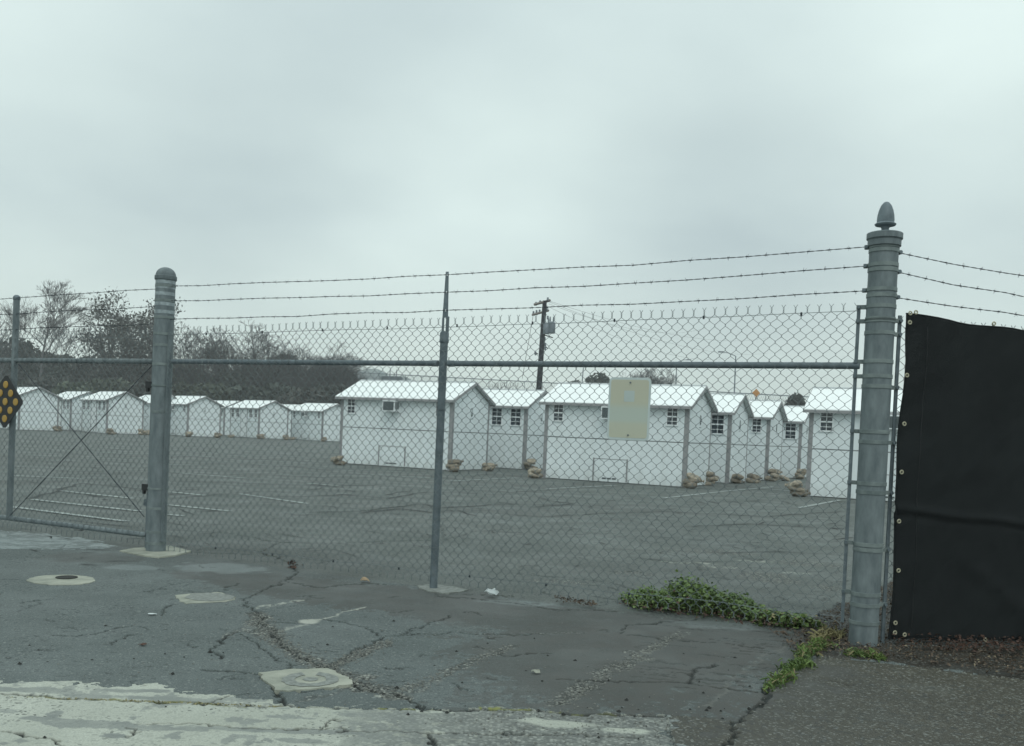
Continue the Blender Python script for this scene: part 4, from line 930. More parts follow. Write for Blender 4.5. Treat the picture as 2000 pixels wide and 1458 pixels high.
near = [
 (G(879, 920), 26, 'ac', 'white cabin with air conditioner left of the slim middle fence post'),
 (G(1338, 953), 26, 'ac', 'white cabin whose long wall stands behind the faded blank sign'),
 (cC, 26, 'ac', 'white cabin at the far right half hidden by the thick corner post'),
 (G(1024, 918), 26, 'door', 'white cabin with two dark windows seen between the two nearest long cabins'),
 (G(1422, 945), 26, 'door', 'white cabin showing one window directly right of the cabin behind the sign'),
 (G(1498, 940), 26, 'ac', 'white cabin standing below the orange diamond sign'),
 (G(1561, 935.6), 26, 'door', 'narrow glimpse of white cabin next to the rightmost cabin by the corner post')]
CB = []
for c, dg, kd, lb in near: CB.append(cabin_at(c, dg, kd, lb, NG) + (lb,))
far = [
 (G(35, 840), 45, 'door', 'far white cabin just right of the black diamond marker'),
 (G(136, 841), 45, 'door', 'small far white cabin set back, second from the left in the far row'),
 (G(207, 847), 45, 'door', 'far white cabin with windows and door just left of the dome capped post'),
 (G(299, 848.5), 45, 'ac', 'far white cabin mostly hidden by the left side of the dome capped post'),
 (G(365, 852.5), 45, 'ac', 'far white cabin just right of the dome capped post'),
 (G(436, 853.5), 45, 'door', 'far white cabin roof and gable peeking between two front cabins'),
 (G(504, 856.6), 45, 'door', 'far white cabin with paired windows and a door in the middle of the far row'),
 (G(558, 857), 45, 'door', 'sliver of far white cabin just behind the paired window cabin'),
 (G(628, 862), 45, 'ac', 'far white cabin with air conditioner next to the nearest left cabin')]
for i, (c, dg, kd, lb) in enumerate(far):
    c = c.copy()
    if i in (5, 7): c = c * (1.10 if i == 5 else 1.09); c[2] = 0
    CB.append(cabin_at(c, dg, kd, lb, FG, False) + (lb,))
# one more behind, closing the first row
# ------------------------------------------------------------------ sandbags
def bag_mesh(seed):
    R_ = np.random.RandomState(seed); n, k = 14, 9; v = []; f = []
    for i in range(k):
        u = (i / (k - 1) * 2 - 1) * .985
        for j in range(n):
            a = 2 * pi * j / n
            rr_ = (1 - abs(u) ** 3.2) ** .42
            x = u * .225; y = .145 * rr_ * np.sign(cos(a)) * abs(cos(a)) ** .9; z = .088 * rr_ * np.sign(sin(a)) * abs(sin(a)) ** .8
            nzv = 1 + .55 * (vnoise(np.array(x * 9 + seed * 5), np.array(y * 11 + z * 14 + 30)) - .5) + .22 * (vnoise(np.array(x * 26 + seed), np.array(a * 2.2 + 3)) - .5)
            z += -.022 * (1 - abs(u)) * (1 if z > 0 else 0) * R_.rand() ; v.append((x, y * nzv, z * nzv + .080))
    for i in range(k - 1):
        for j in range(n): f.append((i * n + j, i * n + (j + 1) % n, (i + 1) * n + (j + 1) % n, (i + 1) * n + j))
    f.append(tuple(range(n - 1, -1, -1))); f.append(tuple((k - 1) * n + j for j in range(n)))
    mb = MB(); mb.add(v, f)
    # gathered neck
    mb.tube([(.215, 0, .085), (.250, .0, .095), (.285, .008, .105)], [.045, .018, .042], 8)
    return mb.mesh('sandbag', M['bag'], True)
BM = [bag_mesh(i) for i in range(4)]
lev3 = ['bottom', 'middle', 'topmost']; lev2 = ['bottom', 'topmost']
def pile(px, py, n, where, seed, sc=1.0):
    c = G(px, py); R_ = random.Random(seed); z = 0; names = lev3 if n == 3 else lev2
    for i in range(n):
        a = R_.uniform(-.7, .7) + (pi / 2 if R_.random() < .35 else 0); tilt = R_.uniform(-.20, .20) + (.25 if (i == n - 1 and R_.random() < .4) else 0)
        o = link('sandbag', R_.choice(BM), None, (c[0] + R_.uniform(-.09, .09), c[1] + .15 + R_.uniform(-.03, .03), z), (R_.uniform(-.22, .22), tilt, a)); o.scale = (sc * .92, sc * .92, sc * 1.0)
        tag(o, f'{names[i] if n > 1 else "lone"} burlap sandbag {where}', 'sandbag', 'burlap sandbags holding down the cabins'); z += .105 * sc + R_.uniform(-.01, .012)
PILES = [(658, 909, 2, 'at the left corner of the cabin with the large air conditioner'), (888, 923, 3, 'just right of the slim middle fence post'), (954, 921, 2, 'between the middle post cabin and the two window cabin'),
 (1034, 919, 3, 'at the right corner of the two window cabin'), (1046, 935, 2, 'at the left corner of the cabin behind the blank sign'), (1353, 955, 3, 'at the right front corner of the cabin behind the blank sign'),
 (1391, 949, 3, 'below the first window right of the cabin behind the sign'), (1437, 945, 2, 'left of the pair below the orange sign'), (1468, 944, 2, 'directly below the orange diamond sign'),
 (1511, 941, 3, 'at the foot of the wall right of the orange sign'), (1531, 940, 1, 'near the narrow right cabin glimpse'), (1566, 937, 3, 'squeezed behind the grey corner of the rightmost cabin'), (1558, 971, 3, 'at the left corner of the rightmost cabin'),
 (44, 840, 2, 'at the far cabin beside the black diamond marker'), (110, 843, 2, 'at the right corner of the leftmost far cabin'), (141, 841, 2, 'at the corner of the set back second far cabin'), (213, 849, 2, 'at the near corner of the far cabin left of the dome post'),
 (275, 850, 2, 'left of two piles beside the dome post'), (288, 850, 2, 'right of two beside the dome capped post'), (368, 854, 2, 'at the corner of the far cabin right of the dome capped post'), (425, 856, 2, 'at the right edge of the cabin beside the dome post'),
 (448, 855, 1, 'left of the paired window cabin'), (507, 858, 2, 'at the near corner of the paired window far cabin'), (558, 860, 2, 'at the right corner of the paired window cabin'), (571, 860, 1, 'left of the last far cabin'), (632, 863, 2, 'at the near corner of the last far cabin')]
for i, (px, py, n, wh) in enumerate(PILES): pile(px, py, n, wh, 100 + i, 1.0 if py > 890 else 1.25)

# ------------------------------------------------------------------ utility pole
UP = PY(1052, 765, 56); UT = PY(1064, 588, 56)
up = empty('utility_pole', (UP[0], UP[1], 0)); tag(up, 'dark leaning wooden utility pole with crossarms and transformers behind the cabins', 'utility pole')
tp = np.array([UT[0] - UP[0], 0, UT[2]]); bs = np.array([-(UT[0] - UP[0]) * .55, 0, 0])
mb = MB(); mb.tube([bs, (bs + tp) / 2, tp], [.19, .165, .125], 10); mb.build('shaft', M['pole_wood'], up, True)
def on_up(x, y): p = PY(x, y, 56); return np.array([p[0] - UP[0], p[1] - UP[1], p[2]])
a, b = on_up(1043, 597), on_up(1075, 586); a[1] -= .35; b[1] += .2
mb = MB(); mb.tube([a, b], .075, 4); mb.build('crossarm', M['arm_wood'], up)
a, b = on_up(1039, 617), on_up(1072, 606); a[1] -= .3; b[1] += .2
mb = MB(); mb.tube([a, b], .065, 4); mb.build('crossarm', M['arm_wood'], up)
for x, y in ((1047, 593), (1055, 590), (1070, 584), (1042, 611), (1048, 609), (1068, 603), (1054, 608), (1070, 620), (1064, 662), (1065, 673), (1046, 690), (1065, 680)):
    p = on_up(x, y); mb = MB(); mb.lathe([(.03, -.14), (.07, -.05), (.045, 0), (.07, .04), (.03, .09)], 8); mb.build('insulator', M['trafo'], up, loc=p)
for x, y, r_, h_ in ((1077, 641, .23, .66), (1067, 643, .20, .62)):
    p = on_up(x, y); p[1] -= .1; mb = MB(); mb.lathe([(r_ * .9, -h_ / 2), (r_, -h_ / 2 + .05), (r_, h_ / 2 - .05), (r_ * .8, h_ / 2), (.02, h_ / 2 + .05)], 14); o = mb.build('transformer', M['trafo'], up, True, loc=p)
    for s in (-.1, .1): mb = MB(); mb.lathe([(.03, 0), (.05, .1), (.03, .3)], 6); mb.build('bushing', M['trafo'], o, loc=(s, 0, h_ / 2 + .02))
for (x0p, y0p, x1p, y1p) in ((1066, 678, 1070, 681), (1044, 689, 1051, 692), (1064, 655, 1080, 660)):
    mb = MB(); mb.tube([on_up(x0p, y0p), on_up(x1p, y1p)], .03, 4); mb.build('bracket', M['pole_wood'], up)
mb = MB(); t = np.linspace(0, 1, 14); p0, p1 = on_up(1041, 618), on_up(1020, 740); mb.tube(p0 + (p1 - p0) * t[:, None], .012, 4); mb.build('guy_wire', M['pole_wood'], up)
for i, (ys, xe_, ye) in enumerate(((588, 1500, 660), (590, 1500, 690), (600, 1420, 700), (594, 1380, 640))):
    p0 = PY(1072, ys, 56); p1 = PY(xe_, ye, 130); t = np.linspace(0, 1, 40); P = p0 + (p1 - p0) * t[:, None]; P[:, 2] -= 1.2 * 4 * t * (1 - t)
    mb = MB(); mb.tube(P, .007, 4); o = mb.build('power_line', M['pole_wood']); tag(o, ['uppermost thin power line running right from the utility pole top', 'second thin power line from the top of the utility pole', 'lowest thin power line from the lower crossarm of the utility pole', 'third thin power line from the utility pole top'][i], 'power line', 'power lines from the utility pole')

# ------------------------------------------------------------------ overpass with fence, building, lamps, sign
OA = PY(700, 728, 120); OB = PY(1700, 782, 95); od = OB - OA; 
ov_ = empty('overpass', (OA[0], OA[1], 0)); tag(ov_, 'pale concrete overpass with a tall mesh railing behind the cabins', 'overpass')
def ovp(t, dz): p = OA + od * t; return np.array([p[0] - OA[0], p[1] - OA[1], p[2] + dz])
T0, T1 = 0.0, 1.7
def ovprism(za, zb, w, name, m):
    mb = MB(); a, b = ovp(T0, 0), ovp(T1, 0); 
    mb.prism([a + (0, 0, zb), a + (0, 0, za), a + (0, w, za), a + (0, w, zb)], b - a); return mb.build(name, m, ov_)
a0z = ovp(T0, 0)[2]
mb = MB(); a, b = ovp(T0, 0), ovp(T1, 0)
mb.add([(a[0], a[1], a[2] - 1.75), (b[0], b[1], b[2] - 1.75), (b[0], b[1], -.1), (a[0], a[1], -.1), (a[0], a[1] + 8, a[2] - 1.75), (b[0], b[1] + 8, b[2] - 1.75), (b[0], b[1] + 8, -.1), (a[0], a[1] + 8, -.1)], [(0, 3, 2, 1), (4, 5, 6, 7), (0, 1, 5, 4), (0, 4, 7, 3), (1, 2, 6, 5)])
mb.build('retaining_wall', M['far_conc'], ov_)
ovprism(-1.75, -1.05, .3, 'parapet', M['far_conc'])
mb = MB(); mb.tube([ovp(T0, 0), ovp(T1, 0)], .05, 4); mb.build('top_rail', M['trafo'], ov_)
npost = 46
pm = MB(); pm.box(-.03, .03, -.03, .03, -1.1, 0); pme = pm.mesh('railing_post', M['trafo'])
for i in range(npost): 
    link('railing_post', pme, ov_, ovp(T0 + (T1 - T0) * i / (npost - 1), 0))
mb = MB(); 
for i in range(420):
    t0 = T0 + (T1 - T0) * i / 420
    for s in (-1, 1):
        a_, b_2 = ovp(t0, -1.0), ovp(t0 + s * .008, -.02); mb.tube([a_, b_2], .010, 3, False)
tag(mb.build('railing_mesh', M['trafo'], ov_), kind='stuff')
# orange warning sign on the overpass
c = PY(1477, 768, 98); s_ = empty('warning_sign', (c[0], c[1], 0)); tag(s_, 'orange diamond warning sign on a post above the overpass railing', 'road sign')
mb = MB(); k = .42; mb.prism([(k, 0, 0), (0, 0, k * 1.05), (-k, 0, 0), (0, 0, -k * 1.05)], np.array([0, .03, 0])); mb.build('board', M['orange'], s_, loc=(0, 0, c[2]))
mb = MB(); mb.box(-.04, .04, .035, .09, c[2] - 2.6, c[2] + .2); mb.build('post', M['pole_wood'], s_)
def lamp(px, py, bx, Y, lab, flip=1):
    p = PY(px, py, Y); b = PY(bx, 800, Y); e = empty('street_lamp', (b[0], b[1], 0)); tag(e, lab, 'street lamp', 'street lamps beyond the overpass')
    mb = MB(); mb.tube([(0, 0, 0), (p[0] - b[0], 0, p[2])], [.12, .06], 6); mb.build('shaft', M['trafo'], e)
    mb = MB(); x = p[0] - b[0]; mb.tube([(x, 0, p[2]), (x - flip * .9, 0, p[2] + .35), (x - flip * 1.6, 0, p[2] + .4)], .045, 5); mb.build('arm', M['trafo'], e)
    mb = MB(); mb.box(x - flip * 1.6 - .35, x - flip * 1.6 + .25, -.15, .15, p[2] + .33, p[2] + .46); mb.build('lamp_head', M['trafo'], e)
lamp(1437, 696, 1434, 105, 'tall thin street lamp left of the orange diamond sign', 1)
lamp(1140, 712, 1130, 125, 'faint street lamp above the dark evergreen left of the blank sign', -1)
lamp(1322, 708, 1318, 125, 'faint street lamp above the bare trees right of the blank sign', -1)
# building behind the left trees
c = PY(722, 748, 125); b1 = empty('warehouse', (c[0], c[1], 0)); tag(b1, 'pale low warehouse beyond the trees left of the nearest cabin roof', 'building')
def bx(nm, par, x0, y0, x1, y1, Y, dep, m, org, z0=None):
    a = PY(x0, y0, Y); b = PY(x1, y1, Y); mb = MB(); mb.box(a[0] - org[0], b[0] - org[0], a[1] - org[1], a[1] - org[1] + dep, (0 if z0 is None else z0), a[2]); return mb.build(nm, m, par)
bx('wall', b1, 694, 727, 738, 760, 125, 10, M['bldg'], c); 
a = PY(694, 727, 125); b = PY(738, 727, 125); mb = MB(); n = 8; P = [(a[0] - c[0] + (b[0] - a[0]) * i / n, a[1] - c[1] + .1, a[2] + .55 * sin(pi * (i / n) * .55 + .2)) for i in range(n + 1)]; P = P + [(b[0] - c[0], a[1] - c[1] + .1, a[2] + .01), (a[0] - c[0], a[1] - c[1] + .1, a[2] + .01)]
mb.prism(P, np.array([0, 9.8, 0])); mb.build('roof', M['far_conc'], b1)
u1 = bx('annex', b1, 738, 733, 790, 760, 127, 8, M['far_conc'], c)
mb = MB(); a = PY(745, 735, 124); b = PY(783, 745.5, 124); mb.box(a[0] - c[0], b[0] - c[0], a[1] - c[1], a[1] - c[1] + 2, b[2], a[2] ); mb.build('rooftop_unit', M['bldg_dark'], b1)
for x in (761, 774):
    a = PY(x, 722, 124); mb = MB(); mb.box(a[0] - c[0] - .05, a[0] - c[0] + .05, a[1] - c[1] + .5, a[1] - c[1] + .6, a[2] - 1.2, a[2]); mb.build('flue', M['bldg_dark'], b1)
c = PY(395, 742, 135); b2 = empty('warehouse', (c[0], c[1], 0)); tag(b2, 'grey long shed glimpsed through the bare trees right of the dome capped post', 'building')
bx('wall', b2, 340, 742, 470, 760, 135, 8, M['bldg'], c); bx('roof_edge', b2, 338, 736, 474, 742, 134.6, .3, M['bldg_dark'], c, PY(338, 741, 134.6)[2])

# ------------------------------------------------------------------ trees
def seg_mesh(name, segs, m, n=3):
    A = np.array([s[0] for s in segs]); B = np.array([s[1] for s in segs]); ra = np.array([s[2] for s in segs]); rb = np.array([s[3] for s in segs])
    d = B - A; d /= np.linalg.norm(d, axis=1)[:, None] + 1e-9; ref = np.where(np.abs(d[:, 2:3]) > .9, np.array([[1., 0, 0]]), np.array([[0, 0, 1.]]))
    u = np.cross(d, ref); u /= np.linalg.norm(u, axis=1)[:, None] + 1e-9; w = np.cross(d, u); K = len(A)
    a = np.arange(n) * 2 * pi / n; ring = np.cos(a)[None, :, None] * u[:, None, :] + np.sin(a)[None, :, None] * w[:, None, :]
    Vv = np.concatenate([A[:, None] + ring * ra[:, None, None], B[:, None] + ring * rb[:, None, None]], 1).reshape(-1, 3)
    base = np.arange(K)[:, None] * 2 * n; q = []
    for j in range(n): k = (j + 1) % n; q.append(np.concatenate([base + j, base + k, base + n + k, base + n + j], 1))
    return fast_mesh(name, Vv, np.concatenate(q), m, True)
def grow(R_, p, d, L, r, depth, segs, tips, spread, up, kinks=3, gravity=0.0):
    q = p.copy(); dd = d.copy()
    for i in range(kinks):
        dd = dd + R_.randn(3) * .13 + np.array([0, 0, up * .08]); dd /= np.linalg.norm(dd); nq = q + dd * L / kinks
        r2 = r * (1 - .22 * (i + 1) / kinks); segs[0 if r > .07 else 1].append((q, nq, r * (1 - .22 * i / kinks), r2)); q = nq
        if depth > 0 and i > 0 and R_.rand() < .6:
            sd_ = R_.randn(3); sd_[2] *= .5; sd_ /= np.linalg.norm(sd_); nd_ = dd * .6 + sd_ * spread; nd_ /= np.linalg.norm(nd_); grow(R_, q, nd_, L * .62, r2 * .5, depth - 1, segs, tips, spread, up)
    tips.append(q)
    if depth > 0:
        for k in range(2 + (R_.rand() < .5)):
            sd_ = R_.randn(3); sd_[2] *= .6; sd_ /= np.linalg.norm(sd_); nd_ = dd * .85 + sd_ * spread; nd_ /= np.linalg.norm(nd_)
            grow(R_, q, nd_, L * (.66 + .15 * R_.rand()), r2 * .66, depth - 1, segs, tips, spread, up)
def leaves(name, C, size, m, R_, per=1, spread=.3):
    C = np.repeat(C, per, 0) + R_.randn(len(C) * per, 3) * spread; K = len(C)
    u = R_.randn(K, 3); u /= np.linalg.norm(u, axis=1)[:, None]; w = np.cross(u, R_.randn(K, 3)); w /= np.linalg.norm(w, axis=1)[:, None] + 1e-9
    s = size * (.5 + R_.rand(K))[:, None]; Vv = np.stack([C - u * s, C - w * s * .6, C + u * s, C + w * s * .6], 1).reshape(-1, 3)
    return fast_mesh(name, Vv, np.arange(K * 4).reshape(K, 4), m)
def tree(px, top, Y, seed, label, cat='tree', w=None, bark='bark', depth=6, spread=.62, up=1.0, leaf=None, leafn=0, leafsize=.16, r=.22, trunk=.28, stems=1, name='bare_tree', group='trees beyond the far cabins'):
    b = PY(px, 800, Y); H = PY(px, top, Y)[2]; R_ = np.random.RandomState(seed); segs = ([], []); tips = []
    e = empty(name, (b[0], b[1], 0)); tag(e, label, cat, group)
    for s in range(stems):
        d = np.array([R_.randn() * .25 * (stems > 1), R_.randn() * .2 * (stems > 1), 1.0]); d /= np.linalg.norm(d)
        p0 = np.array([R_.randn() * .5 * (stems > 1), 0, -.1]); p1 = p0 + d * H * trunk; segs[0].append((p0, p1, r * 1.3, r)); tips0 = []
        rounded = name != 'bare_tree' or spread > .5
        nl = 1 if not rounded else 3
        for li in range(nl):
            d2 = d.copy()
            if nl > 1: az_ = li * 2.1 + R_.rand(); d2 = d + np.array([cos(az_), sin(az_) * .7, 0]) * (.35 + .25 * R_.rand()); d2 /= np.linalg.norm(d2)
            q = p1.copy(); ns = 11; Lr = H * (1 - trunk) * (.95 if nl == 1 else .82 + .2 * R_.rand()); rr_ = r * (.95 if nl == 1 else .62)
            for si in range(ns):
                d2 = d2 + R_.randn(3) * .07 + np.array([0, 0, .05 if nl > 1 else .12]); d2 /= np.linalg.norm(d2); nq = q + d2 * Lr / ns; ra_ = rr_ * (1 - .88 * si / ns); rb_ = rr_ * (1 - .88 * (si + 1) / ns)
                segs[0 if ra_ > .07 else 1].append((q, nq, ra_, rb_)); q = nq
                tt_ = (si + 1) / ns
                for k_ in range(2 if depth > 5 else 1 + (R_.rand() < .5)):
                    sd_ = R_.randn(3); sd_[2] = 0; sd_ /= np.linalg.norm(sd_); upk = (.9 if nl == 1 else .35) + .5 * tt_
                    dd_ = sd_ + np.array([0, 0, upk]) + d2 * .2; dd_ /= np.linalg.norm(dd_)
                    Lb = H * (.17 if nl > 1 else .16) * (1.15 - .75 * tt_) * (.7 + .6 * R_.rand())
                    grow(R_, q, dd_, Lb, max(.02, ra_ * .42), depth - 3 if tt_ < .75 else max(1, depth - 4), segs, tips, spread * .8, up * .8)
            tips.append(q)
    T = np.array(tips); zmax = T[:, 2].max(); k = H / zmax; kw = 1.0
    if w: 
        ext = (np.percentile(T[:, 0], 97) - np.percentile(T[:, 0], 3)) / 2; kw = (w * .84 * Y / F_PX / 2) / ext
    sc = np.array([kw, kw, k])
    S_ = [[(a * sc, b_ * sc, ra, rb) for a, b_, ra, rb in q] for q in segs]
    link('trunk', seg_mesh('trunk', S_[0], M[bark], 6), e)
    if S_[1]: link('branches', seg_mesh('branches', [(a, b_, max(ra, .014), max(rb, .012)) for a, b_, ra, rb in S_[1]], M[bark], 3), e)
    if leaf:
        T2 = T * sc; T2 = T2[T2[:, 2] > H * .22]; link('crown', leaves('crown', T2[R_.randint(0, len(T2), leafn)], leafsize, M[leaf], R_, 1, .32), e)
    return e
tree(78, 538, 105, 1, 'tall bare tree with pale upright twigs behind the thin gate upright', w=165, bark='bark_pale', depth=7, spread=.42, up=1.6, r=.17, trunk=.30)
tree(-10, 600, 105, 21, 'bare tree cut by the left edge of the picture', w=110, bark='bark_pale', depth=5, spread=.6, r=.16)
tree(232, 566, 100, 2, 'oak with thin dark leaves standing left of the dome capped post', w=165, depth=6, spread=.7, leaf='leaf_brown', leafn=4600, leafsize=.14, r=.30, trunk=.22, name='leafy_tree')
tree(300, 590, 104, 12, 'leafy tree partly hidden by the dome capped post', w=80, depth=5, spread=.7, leaf='leaf_brown', leafn=1500, leafsize=.14, r=.2, name='leafy_tree')
tree(385, 628, 104, 3, 'bare tree with a few last leaves just right of the dome capped post', w=150, depth=6, spread=.75, leaf='leaf_brown', leafn=500, leafsize=.12, r=.2, stems=2)
tree(508, 625, 104, 4, 'round headed bare tree standing between two other bare trees', w=165, depth=6, spread=.72, r=.26, trunk=.28)
tree(575, 670, 106, 31, 'lower bare tree right of the round headed bare tree', w=110, depth=5, spread=.75, r=.18, stems=2)
tree(625, 662, 104, 5, 'wide twiggy bare tree left of the nearest cabin roof', w=150, depth=6, spread=.75, r=.2, stems=3, trunk=.22)
tree(668, 695, 108, 6, 'small bare tree closest to the pale warehouse', w=100, depth=5, spread=.75, r=.14, stems=3, trunk=.2)
tree(455, 690, 108, 7, 'thin bare tree low between the post side tree and the round headed tree', w=90, depth=5, spread=.75, r=.15, stems=2)
tree(980, 742, 130, 8, 'tiny bare tree behind the overpass left of the utility pole', w=70, depth=5, spread=.8, r=.14, stems=2, group='trees behind the overpass')
tree(1270, 716, 130, 9, 'bare spreading tree behind the overpass right of the blank sign', w=110, depth=6, spread=.85, r=.22, stems=3, trunk=.2, group='trees behind the overpass')
tree(1215, 722, 132, 10, 'bare tree behind the overpass mostly covered by the blank sign', w=80, depth=5, spread=.85, r=.2, stems=2, trunk=.2, group='trees behind the overpass')
def bush(px, py, Y, wpx, m, seed, label, n=5200, size=.26, name='evergreen_tree', group='dark evergreens behind the far cabins', base=800):
    b = PY(px, base, Y); top = PY(px, py, Y)[2]; R_ = np.random.RandomState(seed); wd = wpx * Y / F_PX / 2
    e = empty(name, (b[0], b[1], 0)); tag(e, label, 'tree', group)
    mb = MB(); mb.tube([(0, 0, -.1), (0, 0, top * .6)], [.25, .1], 7); mb.build('trunk', M['bark'], e)
    C = []
    for i in range(26):
        a = R_.rand() * 2 * pi; rr_ = sqrt(R_.rand()) * wd * .85; h = R_.rand() ** .8 * top * .9
        k = sqrt(max(0.05, 1 - (max(0, h - top * .25) / (top * .78)) ** 2)); cr_ = (.16 + .14 * R_.rand()) * min(wd * 2, top)
        p = np.array([cos(a) * rr_ * k, sin(a) * rr_ * k * .6, min(h, top - cr_)])
        if i < 3: cr_ *= .7; p = np.array([(i - 1) * wd * .28 + R_.randn() * wd * .1, 0, top - cr_ - abs(i - 1) * top * .06]); q = R_.randn(n // 26, 3); q /= np.linalg.norm(q, axis=1)[:, None]; q *= (.55 + .45 * R_.rand(len(q)) ** .5)[:, None]
        C.append(p + q * cr_)
    C = np.concatenate(C); C = C[C[:, 2] > 0]
    link('crown', leaves('crown', C, size, M[m], R_, 1, .05), e); return e
kinds = ['leaf_far', 'leaf_brown', 'leaf_green']
BU = [(-20, 672, 112, 100), (30, 668, 110, 90), (75, 680, 116, 90), (120, 672, 112, 80), (165, 700, 108, 80), (205, 690, 114, 90), (255, 698, 110, 80), (300, 700, 114, 90), (350, 705, 110, 90), (400, 712, 106, 90),
      (450, 722, 104, 80), (500, 700, 112, 90), (545, 698, 112, 80), (590, 712, 108, 80), (635, 716, 110, 80), (675, 735, 108, 70)]
where = ['leftmost of the dark evergreens at the picture edge', 'dark evergreen behind the black diamond marker', 'dark evergreen below the pale bare tree', 'bushy evergreen right of the pale bare tree trunk', 'low evergreen left of the leafy oak', 'dense evergreen under the leafy oak', 'dense evergreen right of the oak trunk', 'evergreen hidden behind the dome capped post', 'evergreen just right of the dome capped post', 'green evergreen above the set back far cabin', 'low green evergreen left of the round headed bare tree', 'dark evergreen under the round headed bare tree', 'dark evergreen right of the round headed bare tree', 'dark evergreen above the last far cabin', 'dark evergreen next to the nearest left cabin roof', 'small dark evergreen before the pale warehouse']
for i, (px, py, Y, wp) in enumerate(BU): bush(px, py + (16, -6, 8, 20, -2, 10, -4, 12, 0, 16, 2, 8, -6, 12, -4, 6)[i], Y, wp * 1.15, kinds[(0, 0, 1, 0, 1, 0, 1, 2, 2, 2, 0, 0, 0, 0, 1, 0)[i]], 200 + i, where[i])
# understorey in front of them, behind the cabins
UN = [(20, 745, 92), (90, 735, 90), (150, 748, 88), (220, 742, 92), (290, 750, 90), (350, 748, 92), (420, 752, 88), (480, 755, 92), (540, 750, 92), (600, 758, 90), (655, 752, 94)]
for i, (px, py, Y) in enumerate(UN):
    bush(px, py, Y, 110, kinds[(2, 1, 2, 2, 1, 2, 2, 0, 0, 1, 0)[i]], 300 + i, 'low shrub ' + ['leftmost by the marker board', 'above the leftmost far cabin', 'above the set back cabin', 'above the cabin left of the dome capped post', 'behind the dome capped post', 'above the cabin right of the dome capped post', 'above the half hidden cabin roof', 'above the paired window cabin', 'between the paired window cabin and the last one', 'above the last far cabin', 'touching the nearest cabin roof'][i], n=3600, size=.24, name='shrub', group='low shrubs behind the far cabins')
G3 = 'trees behind the overpass'
bush(1165, 728, 118, 75, 'leaf_far', 401, 'dark rounded evergreen left of the blank sign', n=3000, size=.22, group=G3); bush(1120, 742, 118, 55, 'leaf_far', 402, 'smaller evergreen right of the utility pole', n=2000, size=.22, group=G3)
bush(1552, 768, 90, 52, 'leaf_far', 403, 'dark evergreen right of the orange diamond sign', n=2600, size=.16, group=G3); bush(1518, 784, 90, 40, 'leaf_brown', 404, 'low brownish shrub between the orange sign and the right evergreen', n=1500, size=.16, group=G3)
bush(1275, 740, 126, 80, 'leaf_brown', 405, 'brown scrub under the bare tree right of the blank sign', n=1300, size=.16, group=G3)

# ------------------------------------------------------------------ weeds, litter, debris
def leafy(name, px0, py0, px1, py1, n, h, m, seed, label, cat='plant', size=.016, depthw=.12, m2=None, frac=0, parent_kind='stuff', zoff=0.0, thin=1.0):
    """clump of stalks with broad leaves between two ground points"""
    a = G(px0, py0); b = G(px1, py1); R_ = np.random.RandomState(seed); c = (a + b) / 2
    e = empty(name, (c[0], c[1], 0)); tag(e, label, cat)
    t = R_.rand(n); env = np.sin(np.clip(t, .02, .98) * pi) ** .38; prof = .5 + .6 * vnoise(t * 7 + seed, t * 0 + 2.2) * (.8 + .4 * R_.rand(n))
    P = a + (b - a) * t[:, None] + np.stack([R_.randn(n) * .02, R_.randn(n) * depthw * .5, np.zeros(n)], 1)
    z = R_.rand(n) ** .7 * h * env * prof * np.where(R_.rand(n) < .06, 1.3, 1) + zoff; P[:, 2] = z; P = P - c; P[:, 2] = z
    u = R_.randn(n, 3); u[:, 2] *= .35; u /= np.linalg.norm(u, axis=1)[:, None]; nrm = np.array([0, 0, 1.]) + R_.randn(n, 3) * .45; w = np.cross(nrm, u); w /= np.linalg.norm(w, axis=1)[:, None]
    s = size * (.5 + R_.rand(n))[:, None]; up = np.array([0, 0, 1.]) * s * .25
    if thin < 1: u[:, 2] = np.abs(u[:, 2]) + .35; u /= np.linalg.norm(u, axis=1)[:, None]; w = w * thin
    Vv = np.stack([P - u * s, P - u * s * .4 - w * s * .8 + up, P + u * s * .6 - w * s * .7 + up, P + u * s, P + u * s * .6 + w * s * .7 + up, P - u * s * .4 + w * s * .8 + up], 1)
    tri = np.array([[0, 1, 2, 3], [0, 3, 4, 5]]); Q_ = (np.arange(n)[:, None, None] * 6 + tri[None]).reshape(-1, 4)
    k = int(n * (1 - frac)); tag(link('leaves', fast_mesh('leaves', Vv[:k].reshape(-1, 3), Q_[:2 * k], M[m]), e), kind='stuff')
    if frac: tag(link('dry_leaves', fast_mesh('dry_leaves', Vv[k:].reshape(-1, 3), Q_[:2 * (n - k)], M[m2]), e), kind='stuff')
    segs = [(np.array([p[0] * .96, p[1], 0]), p, .0016, .0010) for p in P[::9]]; tag(link('stems', seg_mesh('stems', segs, M[m], 3), e), kind='stuff')
    return e
leafy('weed_clump', 1225, 1178, 1500, 1208, 9500, .165, 'weed', 1, 'large leafy green weed clump growing behind the mesh at the fence foot', size=.0098, depthw=.22, m2='litter_red', frac=.02)
leafy('weed_clump', 1270, 1180, 1470, 1200, 3600, .20, 'weed', 2, 'tallest middle tuft of green weeds behind the fence mesh', size=.0095, depthw=.15)
leafy('weed_clump', 1470, 1215, 1600, 1228, 1500, .095, 'weed', 3, 'lower green weed clump nearer the thick corner post', size=.012, depthw=.12, m2='weed_dry', frac=.15)
leafy('weed_clump', 1560, 1290, 1620, 1262, 430, .07, 'weed', 4, 'weeds in the crack below the corner post leaf litter', thin=.22, size=.020, depthw=.09, m2='weed_dry', frac=.25)
leafy('weed_clump', 1535, 1312, 1585, 1302, 300, .05, 'weed', 5, 'small dark green weed tuft midway along the crack', thin=.22, size=.018, depthw=.07)
